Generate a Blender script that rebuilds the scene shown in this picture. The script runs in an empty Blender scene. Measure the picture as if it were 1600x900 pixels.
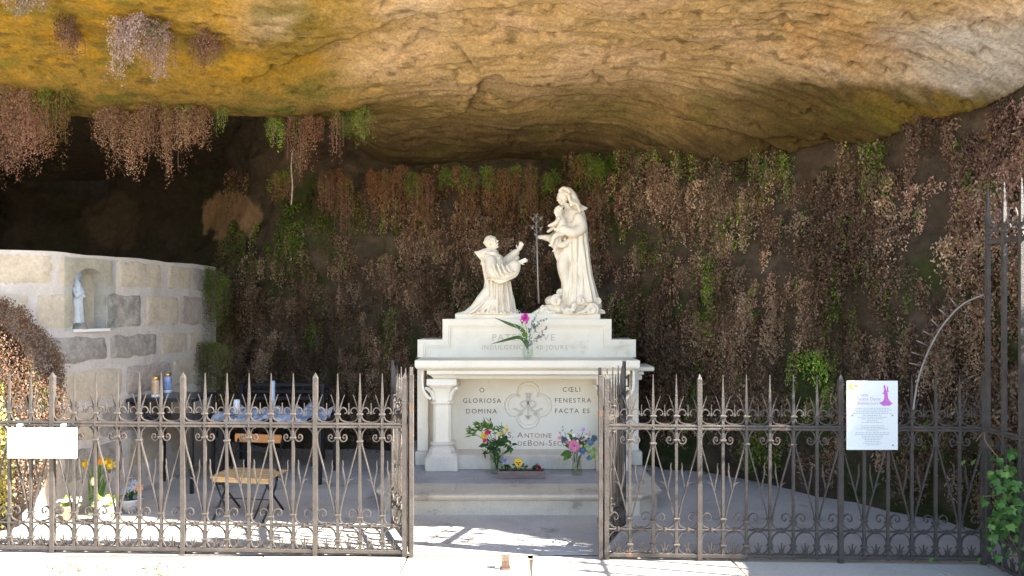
import bpy, math, random
import numpy as np
from mathutils import Vector, Matrix
random.seed(7)
rng = np.random.default_rng(11); np.seterr(over='ignore')
R = math.radians
SC = bpy.context.scene
COL = SC.collection

# ------------------------------------------------------------------ camera, sky, sun
F = 1156.0; CAMZ = 1.6; HOR = 480.0
cam_d = bpy.data.cameras.new('camera'); cam = bpy.data.objects.new('camera', cam_d); COL.objects.link(cam)
cam.location = (0, 0, CAMZ); cam.rotation_euler = (R(90), 0, 0)
cam_d.sensor_width = 36; cam_d.lens = F/1600*36; cam_d.shift_y = (HOR-450)/1600
cam_d.clip_end = 500; cam_d.clip_start = .05
SC.camera = cam
SUN_EL = 39.0; SUN_AZ = 14.0      # sun stands to the right, a little in front of the fence line
world = bpy.data.worlds.new('World'); SC.world = world; world.use_nodes = True
wn = world.node_tree
sky = wn.nodes.new('ShaderNodeTexSky'); sky.sky_type = 'NISHITA'; sky.sun_disc = False
sky.sun_elevation = R(SUN_EL); sky.sun_rotation = R(90+SUN_AZ)
bg = wn.nodes['Background']; bg.inputs['Strength'].default_value = .09
wn.links.new(sky.outputs[0], bg.inputs[0])
sd = bpy.data.lights.new('sun', 'SUN'); sd.energy = 5; sd.angle = R(.5); sd.color = (1, .93, .82)
sun = bpy.data.objects.new('sun', sd); COL.objects.link(sun)
to_sun = Vector((math.cos(R(SUN_EL))*math.cos(R(SUN_AZ)), -math.cos(R(SUN_EL))*math.sin(R(SUN_AZ)), math.sin(R(SUN_EL))))
sun.rotation_euler = to_sun.to_track_quat('Z', 'Y').to_euler(); sun.location = to_sun*20
SC.view_settings.view_transform = 'Standard'; SC.view_settings.look = 'None'
SC.view_settings.exposure = 2.75; SC.view_settings.gamma = 1
SC.cycles.max_bounces = 8; SC.cycles.diffuse_bounces = 6; SC.cycles.transparent_max_bounces = 16
SC.cycles.caustics_reflective = False; SC.cycles.caustics_refractive = False

FZ = -.03          # floor level
def Pt(px, py, Y):  # a photograph pixel at distance Y -> world point
    return ((px-800)/F*Y, Y, CAMZ-(py-HOR)/F*Y)

# ------------------------------------------------------------------ noise
def _h(ix, iy, iz, s):
    n = (ix*374761393+iy*668265263+iz*2147483647+s*1274126177) & 0xffffffff
    n = ((n ^ (n >> 13))*1274126177) & 0xffffffff
    n = ((n ^ (n >> 16))*2246822519) & 0xffffffff
    return ((n ^ (n >> 15)) & 0xffff)/65535.0
def vn(x, y, z=0., s=0):
    x, y, z = np.broadcast_arrays(np.asarray(x, float), np.asarray(y, float), np.asarray(z, float))
    ix, iy, iz = [np.floor(a).astype(np.int64) for a in (x, y, z)]
    fx, fy, fz = x-ix, y-iy, z-iz
    fx, fy, fz = [f*f*(3-2*f) for f in (fx, fy, fz)]
    r = 0
    for a in (0, 1):
        for b in (0, 1):
            for c in (0, 1):
                w = (fx if a else 1-fx)*(fy if b else 1-fy)*(fz if c else 1-fz)
                r = r+w*_h(ix+a, iy+b, iz+c, s)
    return r
def fbm(x, y, z=0., o=4, s=0):
    r = 0; a = .5; f = 1.; t = 0
    for k in range(o):
        r = r+a*vn(np.asarray(x)*f, np.asarray(y)*f, np.asarray(z)*f, s+k*17); t += a; a *= .5; f *= 2.03
    return r/t
def sm(a, b, x):
    t = np.clip((np.asarray(x, float)-a)/(b-a), 0, 1); return t*t*(3-2*t)

# ------------------------------------------------------------------ materials
MATS = {}
def mat(name, col=(.5, .5, .5), rough=.7, col2=None, scale=6., bump=0., bscale=40., metal=0., attr=False,
        detail=6., stretch=None, spec=.4, trans=0., coat=0., lo=.35, hi=.65, spot=None, fine=.0, sub=0.):
    if name in MATS: return MATS[name]
    m = bpy.data.materials.new(name); m.use_nodes = True; nt = m.node_tree; N = nt.nodes; L = nt.links
    b = N['Principled BSDF']
    b.inputs['Roughness'].default_value = rough; b.inputs['Metallic'].default_value = metal
    b.inputs['Specular IOR Level'].default_value = spec
    tc = N.new('ShaderNodeTexCoord'); src = tc.outputs['Object']
    if stretch:
        mp = N.new('ShaderNodeMapping'); mp.inputs['Scale'].default_value = stretch
        L.new(src, mp.inputs[0]); src = mp.outputs[0]
    out = None
    if attr:
        at = N.new('ShaderNodeAttribute'); at.attribute_name = 'Col'; out = at.outputs['Color']
    if col2 is not None:
        nz = N.new('ShaderNodeTexNoise'); nz.inputs['Scale'].default_value = scale; nz.inputs['Detail'].default_value = detail
        nz.inputs['Roughness'].default_value = .65
        L.new(src, nz.inputs['Vector'])
        mr = N.new('ShaderNodeMapRange'); mr.inputs[1].default_value = lo; mr.inputs[2].default_value = hi
        L.new(nz.outputs[0], mr.inputs[0])
        mx = N.new('ShaderNodeMix'); mx.data_type = 'RGBA'
        mx.inputs[6].default_value = (*col, 1); mx.inputs[7].default_value = (*col2, 1); L.new(mr.outputs[0], mx.inputs[0])
        out = mx.outputs[2]
    if fine > 0:     # fine grain, multiplies the pigment
        nf = N.new('ShaderNodeTexNoise'); nf.inputs['Scale'].default_value = bscale; nf.inputs['Detail'].default_value = 5
        nf.inputs['Roughness'].default_value = .7
        L.new(src, nf.inputs['Vector'])
        mf = N.new('ShaderNodeMapRange'); mf.inputs[1].default_value = .3; mf.inputs[2].default_value = .7
        mf.inputs[3].default_value = 1-fine; mf.inputs[4].default_value = 1+fine; L.new(nf.outputs[0], mf.inputs[0])
        mm = N.new('ShaderNodeVectorMath'); mm.operation = 'SCALE'
        if out is None:
            rgb = N.new('ShaderNodeRGB'); rgb.outputs[0].default_value = (*col, 1); out = rgb.outputs[0]
        L.new(out, mm.inputs[0]); L.new(mf.outputs[0], mm.inputs['Scale']); out = mm.outputs[0]
    if spot:         # (colour, scale, low, high): stains with an outline of their own
        ns = N.new('ShaderNodeTexNoise'); ns.inputs['Scale'].default_value = spot[1]; ns.inputs['Detail'].default_value = 8
        ns.inputs['Roughness'].default_value = .7; L.new(src, ns.inputs['Vector'])
        ms = N.new('ShaderNodeMapRange'); ms.inputs[1].default_value = spot[2]; ms.inputs[2].default_value = spot[3]
        L.new(ns.outputs[0], ms.inputs[0])
        m2 = N.new('ShaderNodeMix'); m2.data_type = 'RGBA'; m2.inputs[7].default_value = (*spot[0], 1)
        L.new(ms.outputs[0], m2.inputs[0])
        if out is None: m2.inputs[6].default_value = (*col, 1)
        else: L.new(out, m2.inputs[6])
        out = m2.outputs[2]
    if out is not None: L.new(out, b.inputs['Base Color'])
    else: b.inputs['Base Color'].default_value = (*col, 1)
    if bump > 0:
        nb = N.new('ShaderNodeTexNoise'); nb.inputs['Scale'].default_value = bscale; nb.inputs['Detail'].default_value = 12
        nb.inputs['Roughness'].default_value = .7; L.new(src, nb.inputs['Vector'])
        bp = N.new('ShaderNodeBump'); bp.inputs['Strength'].default_value = min(1, bump); bp.inputs['Distance'].default_value = .02
        L.new(nb.outputs[0], bp.inputs['Height']); L.new(bp.outputs[0], b.inputs['Normal'])
    if trans > 0: b.inputs['Transmission Weight'].default_value = trans; b.inputs['IOR'].default_value = 1.45
    if coat > 0: b.inputs['Coat Weight'].default_value = coat
    if sub > 0:
        b.inputs['Subsurface Weight'].default_value = sub; b.inputs['Subsurface Radius'].default_value = (.02, .015, .01)
    MATS[name] = m; return m

def leafmat(name, col=None, col2=None, rough=.6, tl=.25):
    if name in MATS: return MATS[name]
    m = bpy.data.materials.new(name); m.use_nodes = True; nt = m.node_tree; N = nt.nodes; L = nt.links
    b = N['Principled BSDF']; b.inputs['Roughness'].default_value = rough; b.inputs['Specular IOR Level'].default_value = .25
    if col is None:
        at = N.new('ShaderNodeAttribute'); at.attribute_name = 'Col'; o = at.outputs['Color']
    else:
        tc = N.new('ShaderNodeTexCoord'); nz = N.new('ShaderNodeTexNoise'); nz.inputs['Scale'].default_value = 30
        L.new(tc.outputs['Object'], nz.inputs['Vector'])
        mr = N.new('ShaderNodeMapRange'); mr.inputs[1].default_value = .35; mr.inputs[2].default_value = .65
        L.new(nz.outputs[0], mr.inputs[0])
        mx = N.new('ShaderNodeMix'); mx.data_type = 'RGBA'; mx.inputs[6].default_value = (*col, 1)
        mx.inputs[7].default_value = (*(col2 or col), 1); L.new(mr.outputs[0], mx.inputs[0]); o = mx.outputs[2]
    L.new(o, b.inputs['Base Color'])
    t = N.new('ShaderNodeBsdfTranslucent'); L.new(o, t.inputs[0])
    ms = N.new('ShaderNodeMixShader'); ms.inputs[0].default_value = tl
    L.new(b.outputs[0], ms.inputs[1]); L.new(t.outputs[0], ms.inputs[2])
    L.new(ms.outputs[0], N['Material Output'].inputs[0])
    MATS[name] = m; return m

def glassmat(name, tint=(.95, 1, .98), rough=.02, alpha=None):
    if name in MATS: return MATS[name]
    m = bpy.data.materials.new(name); m.use_nodes = True; nt = m.node_tree; N = nt.nodes; L = nt.links
    tr = N.new('ShaderNodeBsdfTransparent'); tr.inputs[0].default_value = (*tint, 1)
    gl = N.new('ShaderNodeBsdfGlossy'); gl.inputs['Roughness'].default_value = rough
    fr = N.new('ShaderNodeLayerWeight'); fr.inputs[0].default_value = .15
    pw = N.new('ShaderNodeMath'); pw.operation = 'POWER'; pw.inputs[1].default_value = 3.; L.new(fr.outputs['Facing'], pw.inputs[0])
    ad = N.new('ShaderNodeMath'); ad.operation = 'MULTIPLY_ADD'; ad.inputs[1].default_value = .5; ad.inputs[2].default_value = .025
    L.new(pw.outputs[0], ad.inputs[0])
    ms = N.new('ShaderNodeMixShader'); L.new(ad.outputs[0], ms.inputs[0]); L.new(tr.outputs[0], ms.inputs[1]); L.new(gl.outputs[0], ms.inputs[2])
    L.new(ms.outputs[0], N['Material Output'].inputs[0])
    MATS[name] = m; return m

# ------------------------------------------------------------------ mesh builder
class MB:
    def __init__(s): s.v = []; s.f = []; s.sm = []
    def add(s, vs, fs, smooth=False):
        b = len(s.v); s.v += [tuple(map(float, p)) for p in vs]; s.f += [tuple(b+i for i in f) for f in fs]; s.sm += [smooth]*len(fs); return s
    def box(s, a, b, taper=0., bev=0.):
        x0, y0, z0 = a; x1, y1, z1 = b
        if bev > 0:
            bm = bev
            prof = [(x0+bm, y0), (x1-bm, y0), (x1, y0+bm), (x1, y1-bm), (x1-bm, y1), (x0+bm, y1), (x0, y1-bm), (x0, y0+bm)]
            cx, cy = (x0+x1)/2, (y0+y1)/2
            def ins(p, d): return (p[0]+(d if p[0] < cx else -d), p[1]+(d if p[1] < cy else -d))
            rings = [[(*ins(p, bm), z0) for p in prof], [(*p, z0+bm) for p in prof], [(*p, z1-bm) for p in prof], [(*ins(p, bm), z1) for p in prof]]
            vs = [q for r in rings for q in r]; fs = []
            for k in range(3):
                for i in range(8): j = (i+1) % 8; fs.append((k*8+i, k*8+j, k*8+8+j, k*8+8+i))
            fs.append(tuple(range(7, -1, -1))); fs.append(tuple(range(24, 32)))
            return s.add(vs, fs)
        t = taper
        vs = [(x0, y0, z0), (x1, y0, z0), (x1, y1, z0), (x0, y1, z0), (x0+t, y0+t, z1), (x1-t, y0+t, z1), (x1-t, y1-t, z1), (x0+t, y1-t, z1)]
        return s.add(vs, [(3, 2, 1, 0), (4, 5, 6, 7), (0, 1, 5, 4), (1, 2, 6, 5), (2, 3, 7, 6), (3, 0, 4, 7)])
    def obox(s, c, half, M):
        vs = []
        for dz in (-1, 1):
            for dx, dy in ((-1, -1), (1, -1), (1, 1), (-1, 1)):
                vs.append(Vector(c)+M @ Vector((dx*half[0], dy*half[1], dz*half[2])))
        return s.add(vs, [(3, 2, 1, 0), (4, 5, 6, 7), (0, 1, 5, 4), (1, 2, 6, 5), (2, 3, 7, 6), (3, 0, 4, 7)])
    def tube(s, pts, rad, n=6, cap=True, smooth=True, flat=1.):
        pts = [Vector(p) for p in pts]; m = len(pts)
        if not hasattr(rad, '__len__'): rad = [rad]*m
        up = Vector((0, 0, 1)); t0 = (pts[1]-pts[0]).normalized()
        if abs(t0.dot(up)) > .9: up = Vector((0, 1, 0))
        nrm = (up-t0*up.dot(t0)).normalized(); vs = []
        for i in range(m):
            t = (pts[min(i+1, m-1)]-pts[max(i-1, 0)]).normalized()
            nrm = nrm-t*nrm.dot(t)
            nrm = nrm.normalized() if nrm.length > 1e-6 else t.orthogonal().normalized()
            bn = t.cross(nrm)
            for k in range(n):
                a = 2*math.pi*k/n; vs.append(pts[i]+(nrm*math.cos(a)+bn*math.sin(a)*flat)*rad[i])
        fs = [(i*n+k, i*n+(k+1) % n, (i+1)*n+(k+1) % n, (i+1)*n+k) for i in range(m-1) for k in range(n)]
        if cap: fs += [tuple(range(n-1, -1, -1)), tuple(range((m-1)*n, m*n))]
        return s.add(vs, fs, smooth)
    def ribbon(s, path, w, d, y=0., taper=None):   # flat bar bent in the x-z plane
        P = [Vector((p[0], p[1])) for p in path]; m = len(P); vs = []
        for i in range(m):
            t = (P[min(i+1, m-1)]-P[max(i-1, 0)]); t = t.normalized() if t.length > 1e-9 else Vector((1, 0))
            nn = Vector((-t.y, t.x)); ww = w/2*(1 if taper is None else taper(i/(m-1)))
            a, b = P[i]+nn*ww, P[i]-nn*ww
            vs += [(a.x, y-d/2, a.y), (b.x, y-d/2, b.y), (b.x, y+d/2, b.y), (a.x, y+d/2, a.y)]
        fs = []
        for i in range(m-1):
            for k in range(4): fs.append((i*4+k, i*4+(k+1) % 4, i*4+4+(k+1) % 4, i*4+4+k))
        fs += [(3, 2, 1, 0), (m*4-4, m*4-3, m*4-2, m*4-1)]
        return s.add(vs, fs)
    def lathe(s, prof, c=(0, 0, 0), n=20, smooth=True, sx=1., sy=1., rot=0., cap=True):
        vs = []
        for r, z in prof:
            for k in range(n):
                a = 2*math.pi*k/n+rot; vs.append((c[0]+r*math.cos(a)*sx, c[1]+r*math.sin(a)*sy, c[2]+z))
        m = len(prof)
        fs = [(i*n+k, i*n+(k+1) % n, (i+1)*n+(k+1) % n, (i+1)*n+k) for i in range(m-1) for k in range(n)]
        if cap: fs += [tuple(range(n-1, -1, -1)), tuple(range((m-1)*n, m*n))]
        return s.add(vs, fs, smooth)
    def ell(s, c, r, M=None, nu=12, nv=8):
        vs = []; c = Vector(c)
        for j in range(nv+1):
            ph = math.pi*j/nv
            for i in range(nu):
                th = 2*math.pi*i/nu
                p = Vector((r[0]*math.sin(ph)*math.cos(th), r[1]*math.sin(ph)*math.sin(th), r[2]*math.cos(ph)))
                vs.append(c+(M @ p if M else p))
        fs = [(j*nu+i, (j+1)*nu+i, (j+1)*nu+(i+1) % nu, j*nu+(i+1) % nu) for j in range(nv) for i in range(nu)]
        return s.add(vs, fs, True)
    def prism(s, out, y0, y1):   # outline in x-z, pushed along y
        n = len(out); vs = [(x, y0, z) for x, z in out]+[(x, y1, z) for x, z in out]
        return s.add(vs, [tuple(range(n)), tuple(range(2*n-1, n-1, -1))]+[(i, i+n, (i+1) % n+n, (i+1) % n) for i in range(n)])
    def quad(s, a, b, c, d): return s.add([a, b, c, d], [(0, 1, 2, 3)])
    def leaf(s, p, d, L, w, nrm=None, bend=.15, tipw=.0, seg=3):
        p = Vector(p); d = Vector(d).normalized(); nrm = Vector(nrm) if nrm else Vector((random.uniform(-1, 1), random.uniform(-1, 1), random.uniform(0, 1)))
        nrm = nrm-d*nrm.dot(d); nrm = nrm.normalized() if nrm.length > 1e-5 else d.orthogonal().normalized()
        sd_ = d.cross(nrm); vs = [p]; fs = []
        for k in range(1, seg):
            t = k/seg; ww = w/2*math.sin(math.pi*min(1, t**.8)); c = p+d*L*t-nrm*bend*L*t*t
            vs += [c+sd_*ww, c-sd_*ww]
        vs.append(p+d*L-nrm*bend*L)
        fs.append((0, 1, 2))
        for k in range(seg-2): b = 1+2*k; fs.append((b, b+2, b+3, b+1))
        b = 1+2*(seg-2); fs.append((b, b+2, b+1))
        return s.add(vs, fs, True)

def rootloc(p):
    v = Vector((0, 0, 0))
    while p is not None: v += p.location; p = p.parent
    return v
def link(name, mesh, parent=None, kind=None, label=None):
    o = bpy.data.objects.new(name, mesh); COL.objects.link(o)
    if parent is not None: o.parent = parent
    if kind: o['kind'] = kind
    if label: o['label'] = label
    return o
def part(name, mb, m, parent=None, kind=None, label=None, local=False):
    me = bpy.data.meshes.new(name)
    off = Vector((0, 0, 0)) if (parent is None or local) else rootloc(parent)
    me.from_pydata([(a-off.x, b-off.y, c-off.z) for a, b, c in mb.v], [], mb.f)
    me.polygons.foreach_set('use_smooth', mb.sm); me.materials.append(m); me.update()
    return link(name, me, parent, kind, label)
def npmesh(name, V, nq, m, col=None, smooth=False, quads=None):
    me = bpy.data.meshes.new(name); V = np.asarray(V, np.float32).reshape(-1, 3)
    if quads is None: quads = np.arange(len(V), dtype=np.int32)
    quads = np.asarray(quads, np.int32).ravel(); n = len(quads)//nq
    me.vertices.add(len(V)); me.vertices.foreach_set('co', V.ravel())
    me.loops.add(len(quads)); me.loops.foreach_set('vertex_index', quads)
    me.polygons.add(n); me.polygons.foreach_set('loop_start', np.arange(0, n*nq, nq, dtype=np.int32))
    me.polygons.foreach_set('use_smooth', np.full(n, smooth))
    me.update(calc_edges=True)
    if col is not None:
        a = me.attributes.new('Col', 'FLOAT_COLOR', 'POINT'); c = np.ones((len(V), 4), np.float32); c[:, :3] = col
        a.data.foreach_set('color', c.ravel())
    me.materials.append(m); return me
def gridmesh(name, V, nu, nv, m, col=None, smooth=True, mask=None):
    i, j = np.meshgrid(np.arange(nu-1), np.arange(nv-1), indexing='ij'); a = (i*nv+j).ravel()
    q = np.stack([a, a+1, a+nv+1, a+nv], 1)
    if mask is not None: q = q[mask.ravel()]
    return npmesh(name, V, 4, m, col, smooth, q)
def thing(name, label, cat, loc=(0, 0, 0), group=None, rz=0.):
    o = bpy.data.objects.new(name, None); COL.objects.link(o); o.empty_display_size = .1
    o.location = loc; o.rotation_euler = (0, 0, rz); o['label'] = label; o['category'] = cat
    if group: o['group'] = group
    return o
def tag(o, label, cat, group=None):
    o['label'] = label; o['category'] = cat
    if group: o['group'] = group
    return o
def smooth_path(P, n=6):
    P = [Vector(p) for p in P]; out = []
    for i in range(len(P)-1):
        p0 = P[max(i-1, 0)]; p1 = P[i]; p2 = P[i+1]; p3 = P[min(i+2, len(P)-1)]
        for k in range(n):
            t = k/n
            out.append(.5*((2*p1)+(p2-p0)*t+(2*p0-5*p1+4*p2-p3)*t*t+(3*p1-p0-3*p2+p3)*t**3))
    out.append(P[-1]); return out

# ------------------------------------------------------------------ cave rock
WALLP = [(-7.5, 4.6), (-7.3, 10.4), (-4.6, 10.4), (-3.45, 9.2), (-2.7, 8.6), (-1.2, 8.35), (0, 8.2), (1.0, 7.85), (1.6, 7.4),
         (2.1, 6.95), (2.57, 6.55), (3.0, 6.0), (3.36, 5.45), (3.6, 4.95), (3.72, 4.6), (4.2, 4.38), (5.0, 4.3), (6.0, 4.25)]
def dens(P, step=.05):
    q = [Vector(p) for p in smooth_path(P, 10)]; pts = [q[0]]; 
    out = [q[0]]; acc = 0
    L = [0]
    for a, b in zip(q, q[1:]): L.append(L[-1]+(b-a).length)
    L = np.array(L); X = np.array([p.x for p in q]); Y = np.array([p.y for p in q])
    S = np.arange(0, L[-1], step)
    return S, np.interp(S, L, X), np.interp(S, L, Y)
WS, WX, WY = dens(WALLP)
def walln():
    tx = np.gradient(WX); ty = np.gradient(WY); l = np.hypot(tx, ty)
    k = np.ones(15)/15
    nx, ny = ty/l, -tx/l          # towards the room
    nx = np.convolve(np.pad(nx, 7, 'edge'), k, 'valid'); ny = np.convolve(np.pad(ny, 7, 'edge'), k, 'valid')
    l = np.hypot(nx, ny); return nx/l, ny/l
WNX, WNY = walln()
def wall_at(s, z, off=0.):
    x = np.interp(s, WS, WX); y = np.interp(s, WS, WY); nx = np.interp(s, WS, WNX); ny = np.interp(s, WS, WNY)
    b = (fbm(s*.9, z*1.1, 0, 4, 3)-.5)*.55+(fbm(s*3, z*3, 0, 3, 5)-.5)*.14
    under = -.25*sm(2.3, 3.3, z)*sm(16, 19, s)*0           # slight lean
    d = b+off+under
    return x+nx*d, y+ny*d, nx, ny

def walldist(X, Y):
    d = np.full(np.shape(X), 1e9)
    for a in range(0, len(WX)): d = np.minimum(d, np.hypot(X-WX[a], Y-WY[a]))
    return d
def cbase(X, Y):
    return 3.2+.165*(8-Y)+0*X
# strata ledges, laid out along lines on the roof
def roofxy(px, py):
    Y = 6.
    for _ in range(30): Y = min(11, max(3.5, (cbase(0, Y)-CAMZ)*F/(HOR-py)))
    return ((px-800)/F*Y, Y)
LEDGES = [ # pixels, step height, fade length behind the edge
    ([(-150, 172), (0, 180), (90, 192), (150, 196), (330, 194), (400, 212), (440, 210), (480, 203), (560, 186), (640, 172), (715, 157)], .16, .9),
    ([(560, 215), (640, 200), (720, 176), (760, 120), (820, 134), (900, 136), (1000, 131), (1150, 128), (1300, 132)], .11, .8),
    ([(380, 115), (440, 92), (560, 55), (700, 30), (850, 2), (900, -20)], .085, .7),
    ([(660, 62), (700, 80), (730, 97), (760, 120)], .06, .3),
    ([(780, 168), (860, 160), (960, 160), (1050, 168), (1180, 160), (1300, 180), (1500, 190)], .09, .5),
    ([(1100, 165), (1200, 152), (1330, 126), (1400, 108), (1480, 118), (1560, 150), (1650, 150)], .09, .5),
    ([(600, 235), (700, 215), (850, 205), (980, 212), (1100, 195), (1250, 210)], .08, .5),
]
CREASE_SHADE = [None]
def ceil_z(X, Y, full=True):
    X = np.asarray(X, float); Y = np.asarray(Y, float)
    z = cbase(X, Y)
    wd = walldist(X, Y)
    r = sm(.6, 2.2, X)
    z = z-.55*r*np.clip(1-wd/1.5, 0, 1)**1.6
    z = z+.75*sm(6.55, 7.9, Y)*sm(-1.3, -2.6, X)     # hollow behind the left edge
    z = z+(fbm(X*.7, Y*.9, 0, 4, 21)-.5)*.26
    z = z-.15*sm(-.5, -1.7, X)*np.exp(-((Y-6.35)/.45)**2)
    CREASE_SHADE[0] = np.zeros(X.shape)
    if full:
        for pts, h, fade in LEDGES:
            W = [roofxy(*p) for p in pts]; W = [tuple(p) for p in smooth_path([(a, b, 0) for a, b in W], 4)]
            best = np.full(X.shape, 1e9); side = np.zeros(X.shape); along = np.zeros(X.shape)
            n = len(W)-1
            wob = (fbm(X*5, Y*5, 0, 3, 31)-.5)*.10
            for i in range(n):
                ax, ay = W[i][:2]; bx, by = W[i+1][:2]; dx, dy = bx-ax, by-ay; l2 = dx*dx+dy*dy+1e-12
                t = np.clip(((X-ax)*dx+(Y-ay)*dy)/l2, 0, 1); qx, qy = X-(ax+t*dx), Y-(ay+t*dy); d = np.hypot(qx, qy)
                sd2 = np.sign(dx*(Y-ay)-dy*(X-ax)); u = d < best
                best = np.where(u, d, best); side = np.where(u, sd2, side); along = np.where(u, (i+t)/n, along)
            ends = sm(0, .12, along)*sm(1, .82, along)
            if h > .1: ends = sm(1, .6, along)
            d = best*side+wob
            step = sm(-.01, .025, d)*np.exp(-np.clip(d, 0, None)/fade)
            hang = np.exp(-(np.clip(-d, 0, None)/.25)**2)*(d < 0)*.0
            z = z+h*step*ends+hang*h
            CREASE_SHADE[0] = np.maximum(CREASE_SHADE[0], np.exp(-((d-.03)/.035)**2)*ends*sm(.3, .5, fbm(X*4, Y*4, 0, 3, 33)))
        lam = fbm(X*.45+Y*.2, Y*13, 0, 3, 41)           # thin beds
        z = z+(np.abs(lam-.5)*2-.3)*.026*sm(-2.2, -.4, X)
        z = z+(fbm(X*6, Y*7, 0, 4, 23)-.5)*.022-.05*sm(.68, .80, fbm(X*9, Y*12, 0, 3, 27))*-1+(fbm(X*22, Y*24, 0, 3, 25)-.5)*.015
    return z
# ------------------------------------------------------------------ roof and wall meshes
def mixc(c, c2, t):
    t = np.clip(t, 0, 1)[..., None]; return c*(1-t)+np.array(c2)*t
def build_roof():
    nu, nv = 660, 380
    xs = np.linspace(-7.6, 6.2, nu); yv = np.linspace(0, 1, nv)
    X, T = np.meshgrid(xs, yv, indexing='ij')
    lip = 4.72+(fbm(X*.8, 0, 0, 4, 51)-.5)*.3-.25*sm(1.5, 4, X)
    Y = lip+(10.8-lip)*T**1.15
    Z = ceil_z(X, Y); CREASE_SHADE[0] = CREASE_SHADE[0].copy()
    Z = Z+.5*np.clip(1-(Y-lip)/.15, 0, 1)**2*.25
    px = 800+X/Y*F; py = HOR-(Z-CAMZ)/Y*F
    n1 = fbm(X*1.3, Y*2.2, 0, 5, 61); n2 = fbm(X*5, Y*9, 0, 4, 62); n3 = fbm(X*16, Y*22, 0, 3, 63); n4 = fbm(X*.9+3, Y*1.5, 0, 4, 64)
    c = np.zeros(X.shape+(3,))+np.array((.42, .30, .15))
    c = mixc(c, (.50, .36, .22), sm(.45, .62, n1))
    c = mixc(c, (.43, .26, .115), sm(.5, .65, n4)*sm(900, 1150, px)*.8)
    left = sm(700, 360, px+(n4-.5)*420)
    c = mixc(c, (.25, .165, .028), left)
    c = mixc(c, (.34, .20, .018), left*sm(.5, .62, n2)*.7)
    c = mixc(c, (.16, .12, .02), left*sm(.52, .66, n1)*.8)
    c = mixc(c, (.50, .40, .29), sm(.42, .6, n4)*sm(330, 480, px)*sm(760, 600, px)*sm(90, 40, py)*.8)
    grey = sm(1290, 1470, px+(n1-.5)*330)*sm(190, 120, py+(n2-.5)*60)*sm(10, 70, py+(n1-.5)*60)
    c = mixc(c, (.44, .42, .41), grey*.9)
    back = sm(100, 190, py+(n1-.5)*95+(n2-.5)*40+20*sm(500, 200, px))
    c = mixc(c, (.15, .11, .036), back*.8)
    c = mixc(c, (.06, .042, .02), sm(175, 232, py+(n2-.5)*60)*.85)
    m2 = sm(1060, 1250, px)*sm(1640, 1480, px)*sm(112, 150, py+(n2-.5)*50+(n1-.5)*40)
    c = mixc(c, (.085, .06, .018), m2*.9)
    c = mixc(c, (.17, .115, .02), m2*sm(.56, .66, fbm(X*2.5, Y*4, 0, 3, 71))*sm(1300, 1400, px)*.8)
    c = mixc(c, (.09, .10, .02), sm(.58, .70, fbm(X*3, Y*5, 0, 4, 72))*.7*(left*.7+back*.5))
    c = mixc(c, (.55, .43, .28), sm(.60, .74, n2)*.4*(1-left)*(1-back))
    c = mixc(c, (.10, .07, .03), sm(.66, .76, fbm(X*7, Y*16, 0, 4, 73))*.6)
    c = mixc(c, (.08, .055, .025), CREASE_SHADE[0]*.6)  # shade under the ledge edges, painted into the rock colour
    c = c*np.array((1.0, .96, .88))*(.74+.48*n3[..., None])
    c = mixc(c, (.035, .028, .018), sm(6.6, 7.2, Y)*sm(-1.5, -2.6, X)*.9)  # darkness of the left hollow put into the roof colour as painted shade
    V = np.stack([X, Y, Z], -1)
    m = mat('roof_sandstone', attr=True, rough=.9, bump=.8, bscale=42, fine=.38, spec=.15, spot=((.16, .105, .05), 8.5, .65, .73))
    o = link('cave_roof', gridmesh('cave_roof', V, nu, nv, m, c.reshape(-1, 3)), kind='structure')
    # the rock above the opening
    nu2, nv2 = 160, 40
    xs = np.linspace(-7.6, 6.2, nu2); T = np.linspace(0, 1, nv2); X, T = np.meshgrid(xs, T, indexing='ij')
    lip = 4.72+(fbm(X*.8, 0, 0, 4, 51)-.5)*.3-.25*sm(1.5, 4, X)
    Zl = ceil_z(X[:, 0], lip[:, 0], False)[:, None]+.05
    Zz = Zl+T*5.5; Yy = lip-.25*np.sin(np.clip(T*6, 0, 1)*math.pi)+T*2+(fbm(X*1.5, Zz*1.5, 0, 4, 81)-.5)*.6*sm(0, .1, T)
    Yy = np.where(T > .98, 11.5, Yy)
    c = mixc(np.zeros(X.shape+(3,))+np.array((.40, .30, .19)), (.2, .17, .12), sm(.4, .6, fbm(X, Zz, 0, 4, 82)))
    link('cliff_face', gridmesh('cliff_face', np.stack([X, Yy, Zz], -1), nu2, nv2, m, c.reshape(-1, 3)), kind='structure')
build_roof()
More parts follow.
